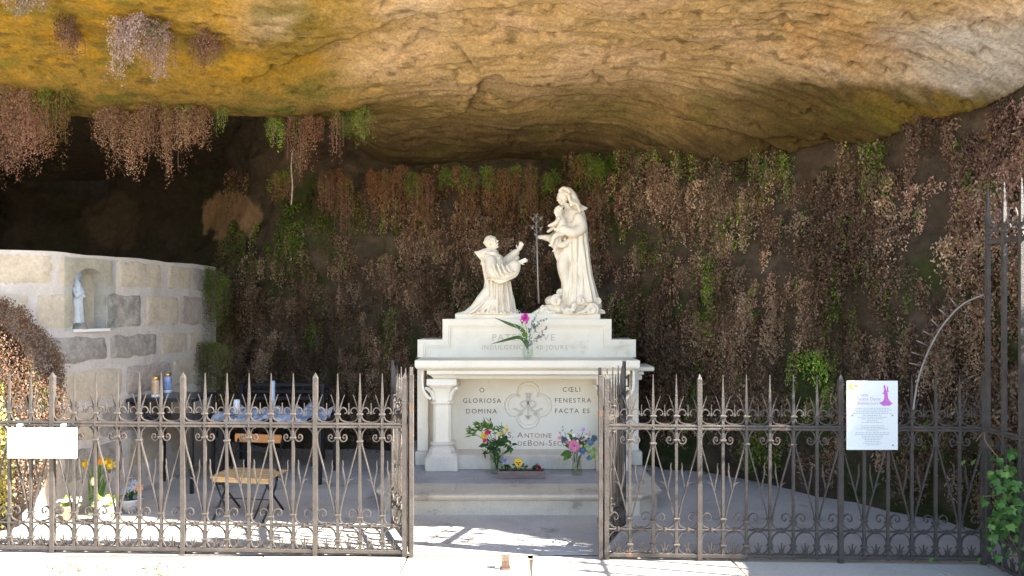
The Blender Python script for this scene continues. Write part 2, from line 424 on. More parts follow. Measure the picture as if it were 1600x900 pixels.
def build_wall():
    nu, nv = 620, 150
    S = np.linspace(WS[0], WS[-1], nu); Z = np.linspace(-.12, 4.6, nv); s, z = np.meshgrid(S, Z, indexing='ij')
    x, y, nx, ny = wall_at(s, z)
    rough = (fbm(s*9, z*9, 0, 4, 91)-.5)*.08
    x = x+nx*rough; y = y+ny*rough
    n1 = fbm(s*1.2, z*1.2, 0, 4, 92); n2 = fbm(s*6, z*6, 0, 4, 93)
    c = np.zeros(s.shape+(3,))+np.array((.060, .044, .030))
    c = mixc(c, (.036, .042, .014), sm(.45, .58, n1)); c = mixc(c, (.10, .072, .048), sm(.55, .7, n2)*.7)
    px = 800+x/y*F; py = HOR-(z-CAMZ)/y*F
    c = mixc(c, (.024, .020, .014), sm(-2.6, -3.4, x)*sm(6, 7, y)*.8)  # wall deep in the left hollow: its shade is painted into the colour
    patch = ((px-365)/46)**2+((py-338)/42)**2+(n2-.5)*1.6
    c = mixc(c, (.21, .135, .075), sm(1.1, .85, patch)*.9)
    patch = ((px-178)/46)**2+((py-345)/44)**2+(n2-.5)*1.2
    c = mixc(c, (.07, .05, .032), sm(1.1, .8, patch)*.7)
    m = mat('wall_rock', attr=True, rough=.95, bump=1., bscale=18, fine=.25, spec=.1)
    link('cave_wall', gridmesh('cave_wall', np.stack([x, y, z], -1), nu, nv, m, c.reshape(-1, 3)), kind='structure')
build_wall()

# low rocky bank added out of view on the right to block the sun
def bank(name, path, h, wd, seed, c1, c2):
    q = smooth_path([(a, b, 0) for a, b in path], 14); n = len(q); m = 26
    X = np.array([p.x for p in q]); Y = np.array([p.y for p in q])
    tx, ty = np.gradient(X), np.gradient(Y); l = np.hypot(tx, ty); nx, ny = -ty/l, tx/l
    V = np.zeros((n, m, 3)); 
    for j in range(m):
        t = j/(m-1); off = -math.cos(math.pi*t)*wd; zz = math.sin(math.pi*t)**.45*h
        nz = (fbm(X*1.1+j*.13, Y*1.1, t*3, 4, seed)-.5)
        hh = h*(1+.5*(fbm(X*.9, Y*.9, 3, 3, seed+3)-.5)); zz = math.sin(math.pi*t)**.45*hh
        V[:, j, 0] = X+nx*(off+nz*.5*wd); V[:, j, 1] = Y+ny*(off+nz*.5*wd); V[:, j, 2] = FZ-.1+zz*(1+.25*nz)
    c = mixc(np.zeros((n, m, 3))+np.array(c1), c2, sm(.4, .6, fbm(V[..., 0]*2, V[..., 1]*2, V[..., 2]*2, 4, seed+1)))
    link(name, gridmesh(name, V, n, m, MATS['wall_rock'], c.reshape(-1, 3)), kind='structure')
bank('shade_bank', [(4.75, 4.9), (4.55, 4.0), (4.5, 3.0), (4.7, 1.5), (5.0, 0), (5.4, -3), (5.8, -6)], 2.75, .8, 101, (.20, .16, .10), (.07, .08, .03))

# ------------------------------------------------------------------ floors
def floor_strip():
    m = mat('floor_concrete', (.55, .515, .475), .8, (.43, .40, .37), 2.2, .5, 60, fine=.12, spot=((.27, .235, .205), 2.6, .56, .68), spec=.3)
    me = gridmesh('cave_floor', np.stack(np.meshgrid(np.linspace(-9, 9, 40), np.linspace(4.86, 12, 20), indexing='ij')+[np.full((40, 20), FZ)], -1), 40, 20, m)
    link('cave_floor', me, kind='structure')
    # the ground in front, one wide sheet
    m = mat('ground_limestone', (.52, .44, .33), .85, (.42, .35, .26), 1.5, .4, 40, fine=.1)
    V = np.stack(np.meshgrid(np.linspace(-60, 60, 30), np.linspace(-80, 4.86, 30), indexing='ij')+[np.full((30, 30), FZ-.022)], -1)
    link('ground', gridmesh('ground', V, 30, 30, m), kind='structure')
    sm_ = mat('paving_stone', (.55, .49, .41), .8, (.46, .41, .345), 2.5, .45, 55, fine=.1, spot=((.33, .27, .20), 2.3, .60, .72))
    root = bpy.data.objects.new('paving', None); COL.objects.link(root); root['kind'] = 'structure'; root.location = (0, 0, FZ)
    r2 = random.Random(5); k = 0
    for row in range(9):
        y1 = 4.845-row*.62; y0 = y1-.612; x = -6.2+r2.uniform(-.5, 0)
        if row > 3 : step = 1.3
        while x < 6.0:
            w = r2.uniform(.8, 1.35)
            e = r2.uniform(-.0025, .0025)
            s = r2.uniform(-.02, .02)
            mb = MB(); x1 = x+w-.008
            vs = [(x+s, y0, -.02), (x1-s, y0, -.02), (x1+s, y1, -.02), (x-s, y1, -.02)]
            b = .006
            top = [(x+s+b, y0+b, e), (x1-s-b, y0+b, e), (x1+s-b, y1-b, e), (x-s+b, y1-b, e)]
            mid = [(p[0], p[1], e-.005) for p in vs]
            mb.add(vs+mid+top, [(0, 1, 5, 4), (1, 2, 6, 5), (2, 3, 7, 6), (3, 0, 4, 7), (4, 5, 9, 8), (5, 6, 10, 9), (6, 7, 11, 10), (7, 4, 8, 11), (8, 9, 10, 11)])
            part('paving_slab', mb, sm_, root, local=True); x += w
floor_strip()

# ------------------------------------------------------------------ altar and its platform
PZ = .144
stone_w = mat('altar_limestone', (.84, .775, .64), .62, (.77, .70, .57), 3.0, .12, 90, fine=.04, spot=((.55, .46, .33), 2.4, .58, .76), spec=.3)
stone_b = mat('base_limestone', (.68, .62, .53), .7, (.56, .50, .42), 5.0, .25, 70, fine=.07, spot=((.45, .37, .28), 4.2, .60, .75), spec=.25)
step_m = mat('step_limestone', (.62, .55, .44), .75, (.50, .44, .36), 3.2, .4, 60, fine=.1, spot=((.27, .22, .17), 3.6, .58, .72))
tile_m = mat('platform_slate', (.40, .385, .385), .7, (.30, .29, .295), 3.5, .35, 60, fine=.1, spot=((.20, .18, .16), 4.0, .60, .72))
Yp = 5.80; AX0, AX1 = -1.06, 1.17
pf = thing('altar_platform', 'low pale stone platform with moulded edge and grey slab top under the altar', 'platform', ((AX0+AX1)/2, Yp, FZ))
def oct_outline(d, back=8.1):
    ch = .17
    return [(AX0-d, back), (AX0-d, Yp+ch-d*.4), (AX0+ch-d*.4, Yp-d), (AX1-ch+d*.4, Yp-d), (AX1+d, Yp+ch-d*.4), (AX1+d, back)]
def stack(mb, levels, back=8.1):   # (offset, z)
    rings = [[(x, y, z) for x, y in oct_outline(d, back)] for d, z in levels]
    n = 6; vs = [p for r in rings for p in r]; fs = []
    for k in range(len(rings)-1):
        for i in range(n): j = (i+1) % n; fs.append((k*n+i, k*n+j, k*n+n+j, k*n+n+i))
    fs.append(tuple(range((len(rings)-1)*n, len(rings)*n)))
    return mb.add(vs, fs)
part('riser', stack(MB(), [(0, FZ-.02), (0, PZ-.062)]), step_m, pf)
part('nosing', stack(MB(), [(.0, PZ-.0615), (.012, PZ-.055), (.016, PZ-.045), (.030, PZ-.04), (.036, PZ-.025), (.032, PZ-.012), (.018, PZ-.006), (-.1, PZ-.006)]), step_m, pf)
xr = [AX0+.17, -.45, .38, AX1-.17]
for a, b in zip(xr, xr[1:]):
    part('border_slab', MB().box((a+.002, Yp-.012, PZ-.004), (b-.002, Yp+.31, PZ), bev=.002), step_m, pf)
tr = random.Random(3)
yy = Yp+.314
for r_, dep in enumerate((.30, .32, .34, .40)):
    x = AX0-.1+tr.uniform(0, .2)-.2
    while x < AX1-.1:
        w = tr.uniform(.34, .62); x1 = min(x+w, AX1-.06)
        if x1-max(x, AX0+.03) > .06:
            part('platform_slab', MB().box((max(x, AX0+.03)+.003, yy+.003, PZ-.005), (x1-.003, yy+dep-.003, PZ+tr.uniform(-.002, .001)), bev=.002), tile_m, pf)
        x += w
    yy += dep

altar = thing('altar', 'carved cream stone altar table with two columns, stepped back and latin inscriptions', 'altar', (.13, 6.9, PZ))
def AP(px, py, Y): p = Pt(px, py, Y); return p[0], p[2]
def boxpx(mb, px0, px1, py0, py1, Y, Y1, bev=.004):
    x0, z1 = AP(px0, py0, Y); x1, z0 = AP(px1, py1, Y); return mb.box((x0, Y, z0), (x1, Y1, z1), bev=bev)
YM = 6.5; YB = 6.9
# tabletop with cavetto edge: profile swept along the front and sides
def moulded(mb, x0, x1, y0, y1, prof):
    # prof: (inset, z) rising; ring of 4
    rings = [[(x0+i, y0+i, z), (x1-i, y0+i, z), (x1-i, y1, z), (x0+i, y1, z)] for i, z in prof]
    vs = [p for r in rings for p in r]; fs = [(3, 2, 1, 0)]
    for k in range(len(rings)-1):
        for i in range(4): j = (i+1) % 4; fs.append((k*4+i, k*4+j, k*4+4+j, k*4+4+i))
    n = len(rings)-1; fs.append((n*4, n*4+1, n*4+2, n*4+3)); return mb.add(vs, fs)
mx0, mzt = AP(648, 563, YM); mx1, _ = AP(1000, 563, YM)
cav = [(.052-.05*math.sin(k/6*math.pi/2), mzt-.085+.03*(1-math.cos(k/6*math.pi/2))) for k in range(7)]
part('tabletop', moulded(MB(), mx0, mx1, YM, YB+.06, [(.056, mzt-.093)]+cav+[(.0, mzt-.052), (0, mzt-.008), (.003, mzt-.002), (.009, mzt)]), stone_w, altar)
sx0, _ = AP(666, 573, YM); sx1, _ = AP(986, 573, YM)
part('apron', moulded(MB(), sx0, sx1, YM+.045, YB-.002, [(.055, mzt-.172), (.05, mzt-.165), (.035, mzt-.145), (.012, mzt-.13), (.0, mzt-.125), (0, mzt-.094)]), stone_w, altar)
cloth_m = mat('runner_cloth', (.70, .75, .86), .85, (.60, .66, .80), 20, .3, 120)
tabz = mzt
# back panel, side walls, plinth
pz0 = PZ
def wallbox(name, px0, px1, py0, py1, Y, Y1, m=stone_w, bev=.004): return part(name, boxpx(MB(), px0, px1, py0, py1, Y, Y1, bev), m, altar)
x0, _ = AP(668, 0, YB); x1, _ = AP(978, 0, YB)
part('back_panel', MB().box((x0, YB, PZ+.13), (x1, YB+.08, mzt-.094)), stone_w, altar)
# side cheeks behind the columns (wider than the table)
xl0, _ = AP(652, 0, 6.82); xl1, _ = AP(669, 0, 6.82); xr0, _ = AP(977, 0, 6.82); xr1, _ = AP(998, 0, 6.82)
part('side_pier', MB().box((xl0, 6.82, PZ+.13), (xl1, 7.3, mzt-.09), bev=.005), stone_w, altar)
part('side_pier', MB().box((xr0, 6.82, PZ+.13), (xr1, 7.3, mzt-.09), bev=.005), stone_w, altar)
part('side_pier_base', MB().box((xl0-.02, 6.80, PZ), (xl1+.003, 7.3, PZ+.129), bev=.008), stone_b, altar)
part('side_pier_base', MB().box((xr0-.003, 6.80, PZ), (xr1+.03, 7.3, PZ+.129), bev=.008), stone_b, altar)
part('plinth_course', MB().box((x0+.005, 6.62, PZ), (x1-.005, YB+.05, PZ+.131), bev=.008), stone_b, altar)
# scroll brackets at the sides
for sgn, pxe in ((-1, 661), (1, 988)):
    xe, _ = AP(pxe, 0, 6.7)
    P = smooth_path([(xe, mzt-.1, 0), (xe, mzt-.2, 0), (xe-sgn*.008, mzt-.27, 0), (xe-sgn*.045, mzt-.33, 0), (xe-sgn*.085, mzt-.36, 0)], 5)
    out = [(p.x, p.y) for p in P]
    out2 = out+[(out[-1][0], out[-1][1]+.02)]+[(p[0]-sgn*.02*(1-k/len(out)*.2), p[1]+.012) for k, p in list(enumerate(out))[::-1]]
    mb = MB(); mb.prism(out2 if sgn > 0 else out2[::-1], 6.56, 6.83); part('bracket', mb, stone_w, altar)
# columns
def octp(r, z, cx, cy):   # square with cut corners
    c = .30
    return [(cx+a*r, cy+b*r, z) for a, b in ((-1+c, -1), (1-c, -1), (1, -1+c), (1, 1-c), (1-c, 1), (-1+c, 1), (-1, 1-c), (-1, -1+c))]
def ostack(mb, cx, cy, prof):
    rings = [octp(r, z, cx, cy) for r, z in prof]; vs = [p for r in rings for p in r]
    fs = [(k*8+i, k*8+(i+1) % 8, k*8+8+(i+1) % 8, k*8+8+i) for k in range(len(rings)-1) for i in range(8)]
    n = len(rings)-1; fs += [tuple(range(7, -1, -1)), tuple(range(n*8, n*8+8))]; return mb.add(vs, fs)
def zpx(py, Y): return CAMZ-(py-HOR)/F*Y
for pxc in (692, 954):
    cy = 6.69; cx = (pxc-800)/F*cy
    zt = mzt-.173
    zc = lambda py: zpx(py, 6.6)
    rs = 14/F*6.62
    shaft = ostack(MB(), cx, cy, [(rs, PZ+.245), (rs, zt-.21)])
    col = part('column', shaft, stone_w, altar)
    cap = MB(); ostack(cap, cx, cy, [(rs*1.18, zt-.225), (rs*1.28, zt-.216), (rs*1.18, zt-.206), (rs*1.0, zt-.20), (rs*1.03, zt-.16), (rs*1.15, zt-.12), (rs*1.35, zt-.085), (rs*1.62, zt-.062), (rs*1.66, zt-.055)])
    cap.box((cx-rs*1.66, cy-rs*1.66, zt-.0545), (cx+rs*1.66, cy+rs*1.66, zt), bev=.003)
    for sa, sb in ((-1, -1), (1, -1), (-1, 1), (1, 1)):   # leaf at each corner of the capital
        P = [(cx+sa*rs*k, cy+sb*rs*k, z) for k, z in ((.93, zt-.19), (1.02, zt-.15), (1.2, zt-.115), (1.5, zt-.088), (1.72, zt-.078), (1.70, zt-.092))]
        cap.tube(smooth_path(P, 3), [.022, .022, .021, .021, .02, .02, .019, .018, .018, .017, .016, .014, .013, .012, .01, .008][:len(smooth_path(P, 3))], 6)
    part('capital', cap, stone_w, col)
    bs = MB(); ostack(bs, cx, cy, [(rs*1.12, PZ+.252), (rs*1.30, PZ+.246), (rs*1.34, PZ+.232), (rs*1.18, PZ+.222), (rs*1.2, PZ+.205), (rs*1.42, PZ+.185), (rs*1.5, PZ+.165), (rs*1.46, PZ+.158), (rs*1.62, PZ+.14), (rs*1.78, PZ+.125)][::-1])
    bs.box((cx-rs*1.80, cy-rs*1.80, PZ), (cx+rs*1.80, cy+rs*1.80, PZ+.1245), bev=.006)
    part('column_base', bs, stone_b, col)
# small shelf sticking out on the right
x0s, zs = AP(996, 572, 6.95); x1s, zs1 = AP(1020, 578, 6.95)
shelf = MB(); shelf.box((x0s-.02, 6.86, zs1-.005), (x1s, 7.25, zs), bev=.008)
shelf.box((x0s-.02, 6.88, zs1-.04), (x0s+.05, 7.22, zs1-.006), bev=.006); shelf.box((x0s-.02, 6.9, zs1-.09), (x0s+.035, 7.2, zs1-.041), bev=.006)
part('side_shelf', shelf, stone_w, altar)
# stepped retable
rx0, rz1 = AP(653, 531, YB); rx1, _ = AP(993, 531, YB); ux0, uz1 = AP(692, 499, YB); ux1, _ = AP(955, 499, YB)
rz0 = mzt-.002
def stepout(i, zb): return [(rx0+i, zb), (rx1-i, zb), (rx1-i, rz1-i), (ux1-i, rz1-i), (ux1-i, uz1-i), (ux0+i, uz1-i), (ux0+i, rz1-i), (rx0+i, rz1-i)]
mb = MB(); mb.prism(stepout(0, rz0), YB+.022, YB+.45); part('retable', mb, stone_w, altar)
def frame(i0, i1, ya, yb):   # stepped frame between two insets
    A = stepout(i0, rz0+.0015); B = stepout(i1, rz0+.0015); A = A[1:]+A[:1]; B = B[1:]+B[:1]   # open along the bottom
    n = len(A); vs = [(x, ya, z) for x, z in A]+[(x, ya, z) for x, z in B]+[(x, yb, z) for x, z in A]+[(x, yb, z) for x, z in B]; fs = []
    for i in range(n-1):
        j = i+1; fs += [(i, n+i, n+j, j), (i, j, 2*n+j, 2*n+i), (n+j, n+i, 3*n+i, 3*n+j)]
    return MB().add(vs, fs)
part('retable_moulding', frame(-.003, .052, YB-.002, YB+.0225), stone_w, altar)
part('retable_moulding', frame(.0525, .068, YB+.006, YB+.0225), stone_w, altar)
part('retable_moulding', frame(.071, .085, YB+.014, YB+.0225), stone_w, altar)
plx0, plz = AP(711, 490, YB+.04); plx1, _ = AP(938, 490, YB+.04)
part('statue_plinth', MB().box((plx0, YB+.03, uz1-.004), (plx1, YB+.44, plz), bev=.005), stone_w, altar)

# quatrefoil, monogram, lettering
rdz = mat('letter_brown', (.16, .07, .045), .7); rdr = mat('letter_red', (.30, .10, .08), .7, (.45, .3, .25), 60, lo=.45, hi=.6); rdg = mat('letter_grey', (.50, .46, .40), .75)
def text(s, px, py, Y, hpx, m, parent, name='lettering', align='CENTER', ext=.0015, sx=1., space=1., bold=0.):
    cu = bpy.data.curves.new(name, 'FONT'); cu.body = s; cu.align_x = align; cu.size = 1; cu.extrude = 0; cu.space_character = space; cu.resolution_u = 3; cu.offset = bold
    o = bpy.data.objects.new(name, cu); COL.objects.link(o); dg = bpy.context.evaluated_depsgraph_get()
    me = bpy.data.meshes.new_from_object(o.evaluated_get(dg)); bpy.data.objects.remove(o)
    h = hpx/F*Y/.70; x, _, z = Pt(px, py, Y); mb = MB()
    off = rootloc(parent)
    me.transform(Matrix(((h*sx, 0, 0, x-off.x), (0, 0, -1, Y-ext-off.y), (0, h, 0, z-off.z), (0, 0, 0, 1))))
    me.materials.clear(); me.materials.append(m)
    return link(name, me, parent)
for s, px, py in (('O', 753, 613), ('GLORIOSA', 753, 629.5), ('DOMINA', 752, 646), ('CŒLI', 893, 612), ('FENESTRA', 895, 629), ('FACTA ES', 894, 645.5)):
    text(s, px, py, YB, 7.2, rdz, altar, space=1.28, sx=1.0)
def smallcaps(parts, px, py, m, parent, hb, hs):
    x = px
    for s, big, w in parts:
        o = text(s, x, py, YB, hb if big else hs, m, parent, align='LEFT', space=1.1, sx=1.08); off = rootloc(parent)
        x = 800+(max(v.co.x for v in o.data.vertices)+off.x)/YB*F+(1.6 if not s.endswith('.') else 2.2)
smallcaps([('A.S. A', 1, 44), ('NTOINE', 0, 50)], 779, 684, rdr, altar, 9, 7)
smallcaps([('N.D.', 1, 27), (' DE ', 0, 15), ('B', 1, 8.5), ('ON', 0, 19), ('-S', 1, 14), ('ECOURS', 0, 50)], 774, 696.5, rdr, altar, 9, 7)
text('PATER', 793, 532, YB+.022, 10, rdg, altar, space=1.2, sx=1.05); text('AVE', 852, 532, YB+.022, 10, rdg, altar, space=1.25, sx=1.05)
text('INDULGENCE', 788, 546, YB+.022, 7, rdg, altar, space=1.2); text('40·JOURS', 862, 546, YB+.022, 7, rdg, altar, space=1.25)
text('1894', 868, 728, 6.62, 9, mat('letter_faint', (.58, .48, .38), .8), altar, space=1.3)
qx, _, qz = Pt(825, 633, YB)
def quatre(r, k=.0):
    pts = []; d = r*.72
    for q in range(4):
        c = (qx+d*math.cos(q*math.pi/2), qz+d*math.sin(q*math.pi/2))
        for t in range(-11, 12):
            a = q*math.pi/2+t/11*R(108); rr = r*.66
            pts.append((c[0]+rr*math.cos(a), c[1]+rr*math.sin(a)))
    return pts
def loopbar(mb, P, w, d, y): 
    n = len(P); vs = []
    for i in range(n):
        a = Vector(P[(i+1) % n])-Vector(P[i-1]); a.normalize(); nn = Vector((-a.y, a.x)); p = Vector(P[i])
        o, i_ = p-nn*w/2, p+nn*w/2; vs += [(o.x, y, o.y), (p.x, y-d, p.y), (i_.x, y, i_.y)]
    fs = []
    for i in range(n):
        j = (i+1) % n; fs += [(i*3, j*3, j*3+1, i*3+1), (i*3+1, j*3+1, j*3+2, i*3+2)]
    return mb.add(vs, fs)
qf = loopbar(MB(), quatre(.158), .016, .010, YB-.001); part('quatrefoil', qf, stone_w, altar)
part('quatrefoil', loopbar(MB(), quatre(.135), .008, .005, YB-.001), stone_w, altar)
mono = MB()
def mp(x, y): return (qx+(x-443)/10/F*YB, qz-(y-480)/10/F*YB)
for pts, w in (([(395, 295), (495, 295)], .007), ([(418, 298), (418, 420)], .007), ([(470, 298), (470, 420)], .007), ([(418, 355), (470, 355)], .006),
    ([(443, 400), (443, 660)], .012), ([(400, 640), (443, 690), (490, 640), (443, 655), (400, 640)], .006),
    ([(443, 430), (400, 415), (350, 425), (320, 460), (350, 500), (380, 520)], .008), ([(443, 440), (420, 480), (390, 540), (340, 570), (290, 560), (250, 535), (215, 540)], .010),
    ([(443, 430), (486, 415), (536, 425), (566, 460), (536, 500), (506, 520)], .008), ([(443, 440), (466, 480), (496, 540), (546, 570), (596, 560), (636, 535), (671, 540)], .010),
    ([(320, 580), (310, 620), (345, 630), (355, 600)], .007), ([(566, 580), (576, 620), (541, 630), (531, 600)], .007)):
    q = smooth_path([(*mp(*p), 0) for p in pts], 5) if len(pts) > 2 else [Vector((*mp(*p), 0)) for p in pts]
    mono.ribbon([(p.x, p.y) for p in q], w*1.15, .022, YB-.006)
part('monogram', mono, mat('monogram_stone', (.60, .56, .48), .8), altar)
# ------------------------------------------------------------------ curved wall of pale blocks on the left
BWP = [(-4.5, 5.05), (-4.15, 5.35), (-3.87, 5.6), (-3.57, 5.9), (-3.37, 6.5), (-3.26, 7.2), (-3.24, 7.8), (-3.32, 8.3)]
bq = smooth_path([(a, b, 0) for a, b in BWP], 12); bL = [0]
for a, b in zip(bq, bq[1:]): bL.append(bL[-1]+(b-a).length)
bL = np.array(bL); bX = np.array([p.x for p in bq]); bY = np.array([p.y for p in bq])
btx, bty = np.gradient(bX, bL), np.gradient(bY, bL); _l = np.hypot(btx, bty); bNX, bNY = bty/_l, -btx/_l
bPX = 800+bX/bY*F
def s_of_px(px): return float(np.interp(px, bPX, bL))
def BW(s, z, d=0.):
    x = np.interp(s, bL, bX); y = np.interp(s, bL, bY); nx = np.interp(s, bL, bNX); ny = np.interp(s, bL, bNY)
    return (x+nx*d, y+ny*d, z)
def yb(s): return float(np.interp(s, bL, bY))
bw = thing('block_wall', 'low curved wall of big pale stone blocks with wide lime joints at the left of the cave', 'wall', (-3.6, 6.5, FZ))
ns0, ns1 = s_of_px(113), s_of_px(166); nzb = zpx(515, 6.0); nzt = zpx(418, 6.0); nc = (ns0+ns1)/2; nr = (ns1-ns0)/2
def arch(s):
    u = abs(s-nc)/nr
    return None if u >= 1 else (nzt-.17)+.17*math.sqrt(max(0, 1-u*u))
mort = mat('lime_mortar', (.64, .58, .52), .9, (.52, .465, .41), 4, .9, 38, fine=.08)
ZT = 2.035
mb = MB(); S = list(np.arange(0, bL[-1], .055))+[float(bL[-1])]; S = sorted(S+[ns0, ns1, ns0+.01, ns1-.01]); S = [s for i, s in enumerate(S) if i == 0 or s-S[i-1] > .004]
rr = random.Random(4)
for a, b in zip(S, S[1:]):
    m_ = (a+b)/2; h = ZT+(fbm(a*2, 0, 0, 3, 7)-.5)*.03; h2 = ZT+(fbm(b*2, 0, 0, 3, 7)-.5)*.03
    ha, hb = arch(a), arch(b)
    if ns0 < m_ < ns1:
        za, zb = (ha or nzt-.17), (hb or nzt-.17)
        segs = [(FZ-.05, FZ-.05, nzb, nzb), (za, zb, h, h2)]
        mb.add([BW(a, nzb, -.13), BW(b, nzb, -.13), BW(b, nzt+.02, -.13), BW(a, nzt+.02, -.13)], [(0, 1, 2, 3)])
    else: segs = [(FZ-.05, FZ-.05, h, h2)]
    for z0, z0b, z1, z1b in segs:
        vs = [BW(a, z0), BW(b, z0b), BW(b, z1b), BW(a, z1), BW(a, z0, -.42), BW(b, z0b, -.42), BW(b, z1b, -.42), BW(a, z1, -.42)]
        mb.add(vs, [(0, 1, 2, 3), (3, 2, 6, 7), (7, 6, 5, 4), (4, 5, 1, 0)])
nb = MB(); K = 8
for i in range(K):
    a = ns0+.002+(ns1-ns0-.004)*i/K; b = ns0+.002+(ns1-ns0-.004)*(i+1)/K; nb.add([BW(a, nzb, -.126), BW(b, nzb, -.126), BW(b, nzt+.015, -.126), BW(a, nzt+.015, -.126)], [(0, 1, 2, 3)])
for s in (ns0, ns1): mb.add([BW(s, nzb), BW(s, nzb, -.13), BW(s, nzt-.16, -.13), BW(s, nzt-.16)], [(0, 1, 2, 3)])
mb.add([BW(bL[-1], FZ), BW(bL[-1], FZ, -.42), BW(bL[-1], ZT, -.42), BW(bL[-1], ZT)], [(0, 1, 2, 3)])
part('mortar', mb, mort, bw)
bm_ = [mat('block_beige', (.60, .51, .385), .88, (.49, .41, .31), 7, .8, 32, fine=.15),
       mat('block_grey', (.42, .38, .33), .9, (.28, .25, .22), 9, 1., 28, fine=.2, spot=((.20, .17, .14), 11, .55, .68)),
       mat('block_brown', (.40, .31, .25), .9, (.46, .40, .35), 8, 1., 26, fine=.2)]
rows = [(1.765, 2.015, [(-190, -40, 0), (-30, 81, 0), (93, 177, 0), (185, 251, 0), (262, 298, 0), (301, 326, 1)]),
        (1.415, 1.715, [(-120, 46, 0), (56, 112, 0), (166.5, 220, 1), (228, 279, 0), (283, 318, 2)]),
        (1.145, 1.365, [(-90, 62, 0), (70, 165, 1), (173, 244, 1), (251, 291, 0), (293.5, 320, 0)]),
        (.82, 1.09, [(-90, 88, 1), (97, 190, 0), (197, 266, 2), (270, 312, 0)]),
        (.50, .77, [(-90, 60, 0), (68, 150, 0), (158, 230, 1), (238, 290, 0)]),
        (.18, .46, [(-90, 92, 0), (100, 190, 1), (198, 260, 0), (266, 312, 0)])]
sd_ = 0
for zb, zt, bl in rows:
    for p0, p1, mi in bl:
        sd_ += 1; s0 = (s_of_px(p0) if p0 > bPX[0] else 0.02)-.012; s1 = s_of_px(p1)+.012; 
        if s1 < .1: continue
        nu = max(6, int((s1-s0)/.03)); zb -= 0; nv = max(6, int((zt-zb)/.03)); vs = []; keep = {}
        for i in range(nu+1):
            for j in range(nv+1):
                u, v = i/nu, j/nv; s = s0+(s1-s0)*u; z = zb+(zt-zb)*v
                # rounded, uneven outline
                cu, cv = (u-.5)*2, (v-.5)*2
                cs = (s1-s0)/2; cz = (zt-zb)/2; rad = .028
                dx = max(abs(cu)*cs-(cs-rad), 0); dz = max(abs(cv)*cz-(cz-rad), 0); q = math.hypot(dx, dz)
                if dx > 0 and dz > 0 and q > rad: s -= math.copysign(dx*(1-rad/q), cu); z -= math.copysign(dz*(1-rad/q), cv)
                wob = (float(fbm(s*9, z*9, sd_, 2, 5))-.5)*.05; s += wob*abs(cu)**3*math.copysign(1, cu)*-1; z += (float(fbm(s*8, z*8, sd_+9, 2, 5))-.5)*.05*abs(cv)**3
                e = 1-max(abs(cu)**14, abs(cv)**10)
                tool = .006*math.sin((s*1.0+z*1.4)*95) if (p0 == -30 or p0 == -190) else 0
                d = -.006+e*(.012+.02*(float(fbm(s*12, z*12, sd_, 3, 6))-.3)*(1.5 if mi else .6)+tool)
                vs.append(BW(s, z, d)); keep[(i, j)] = (s, z)
        fs = []
        for i in range(nu):
            for j in range(nv):
                sc, zc = keep[(i, j)]; sc += (s1-s0)/nu/2; zc += (zt-zb)/nv/2
                if arch(sc) and nzb-.01 < zc < arch(sc)+.006: continue
                fs.append((i*(nv+1)+j, (i+1)*(nv+1)+j, (i+1)*(nv+1)+j+1, i*(nv+1)+j+1))
        part('stone_block', MB().add(vs, fs, True), bm_[mi], bw)
part('niche_back', nb, bm_[0], bw)
sill = MB(); K = 8
for i in range(K):
    a = ns0-.01+(ns1-ns0+.02)*i/K; b = ns0-.01+(ns1-ns0+.02)*(i+1)/K
    vs = [BW(a, nzb-.02, .03), BW(b, nzb-.02, .03), BW(b, nzb+.004, .03), BW(a, nzb+.004, .03), BW(a, nzb-.02, -.125), BW(b, nzb-.02, -.125), BW(b, nzb+.004, -.125), BW(a, nzb+.004, -.125)]
    sill.add(vs, [(0, 1, 2, 3), (3, 2, 6, 7), (4, 5, 1, 0)]+([(0, 3, 7, 4)] if i == 0 else [])+([(1, 5, 6, 2)] if i == K-1 else []))
part('niche_sill', sill, mat('sill_white', (.72, .70, .68), .6), bw)
gl = MB(); ga, gb = s_of_px(97), s_of_px(179); g0, g1 = zpx(517, 6.0), zpx(402, 6.0)
A, B = BW(ga, g0, .034), BW(gb, g0, .012)
gl.add([(A[0], A[1], g0), (B[0], B[1], g0), (B[0], B[1], g1), (A[0], A[1], g1), (A[0]+.003, A[1]-.004, g0), (B[0]+.003, B[1]-.004, g0), (B[0]+.003, B[1]-.004, g1), (A[0]+.003, A[1]-.004, g1)],
       [(0, 1, 2, 3), (4, 5, 6, 7), (0, 1, 5, 4), (1, 2, 6, 5), (2, 3, 7, 6), (3, 0, 4, 7)])
part('glass_pane', gl, glassmat('pane_glass', (.93, .95, .95)), bw)
for s_, z_ in ((ga+.012, g1-.012), (gb-.012, g1-.012)):
    p = BW(s_, z_, .042); part('pane_screw', MB().ell(p, (.006, .006, .006), None, 8, 5), mat('steel', (.35, .35, .36), .35, metal=1.), bw)

# ------------------------------------------------------------------ wrought iron
iron = mat('wrought_iron', (.102, .090, .080), .5, (.055, .046, .040), 7, .5, 90, metal=.25, fine=.15, spot=((.20, .085, .04), 11, .58, .70), spec=.5)
FZB = -.012
SHARED = {}
def shared(key, builder, m=iron):
    if key not in SHARED:
        mb = builder(); me = bpy.data.meshes.new(key.split('#')[0]); me.from_pydata(mb.v, [], mb.f); me.polygons.foreach_set('use_smooth', mb.sm)
        me.materials.append(m); me.update(); SHARED[key] = me
    return SHARED[key]
def put(key, builder, parent, x=0., z=0., y=0., m=iron, rz=0., name=None):
    o = bpy.data.objects.new(name or key.split('#')[0], shared(key, builder, m)); COL.objects.link(o); o.parent = parent
    o.location = (x, y, z); o.rotation_euler = (0, 0, rz); return o
SP = .147
def sp2(P, n=5): return [(p.x, p.y) for p in smooth_path([(a, b, 0) for a, b in P], n)]
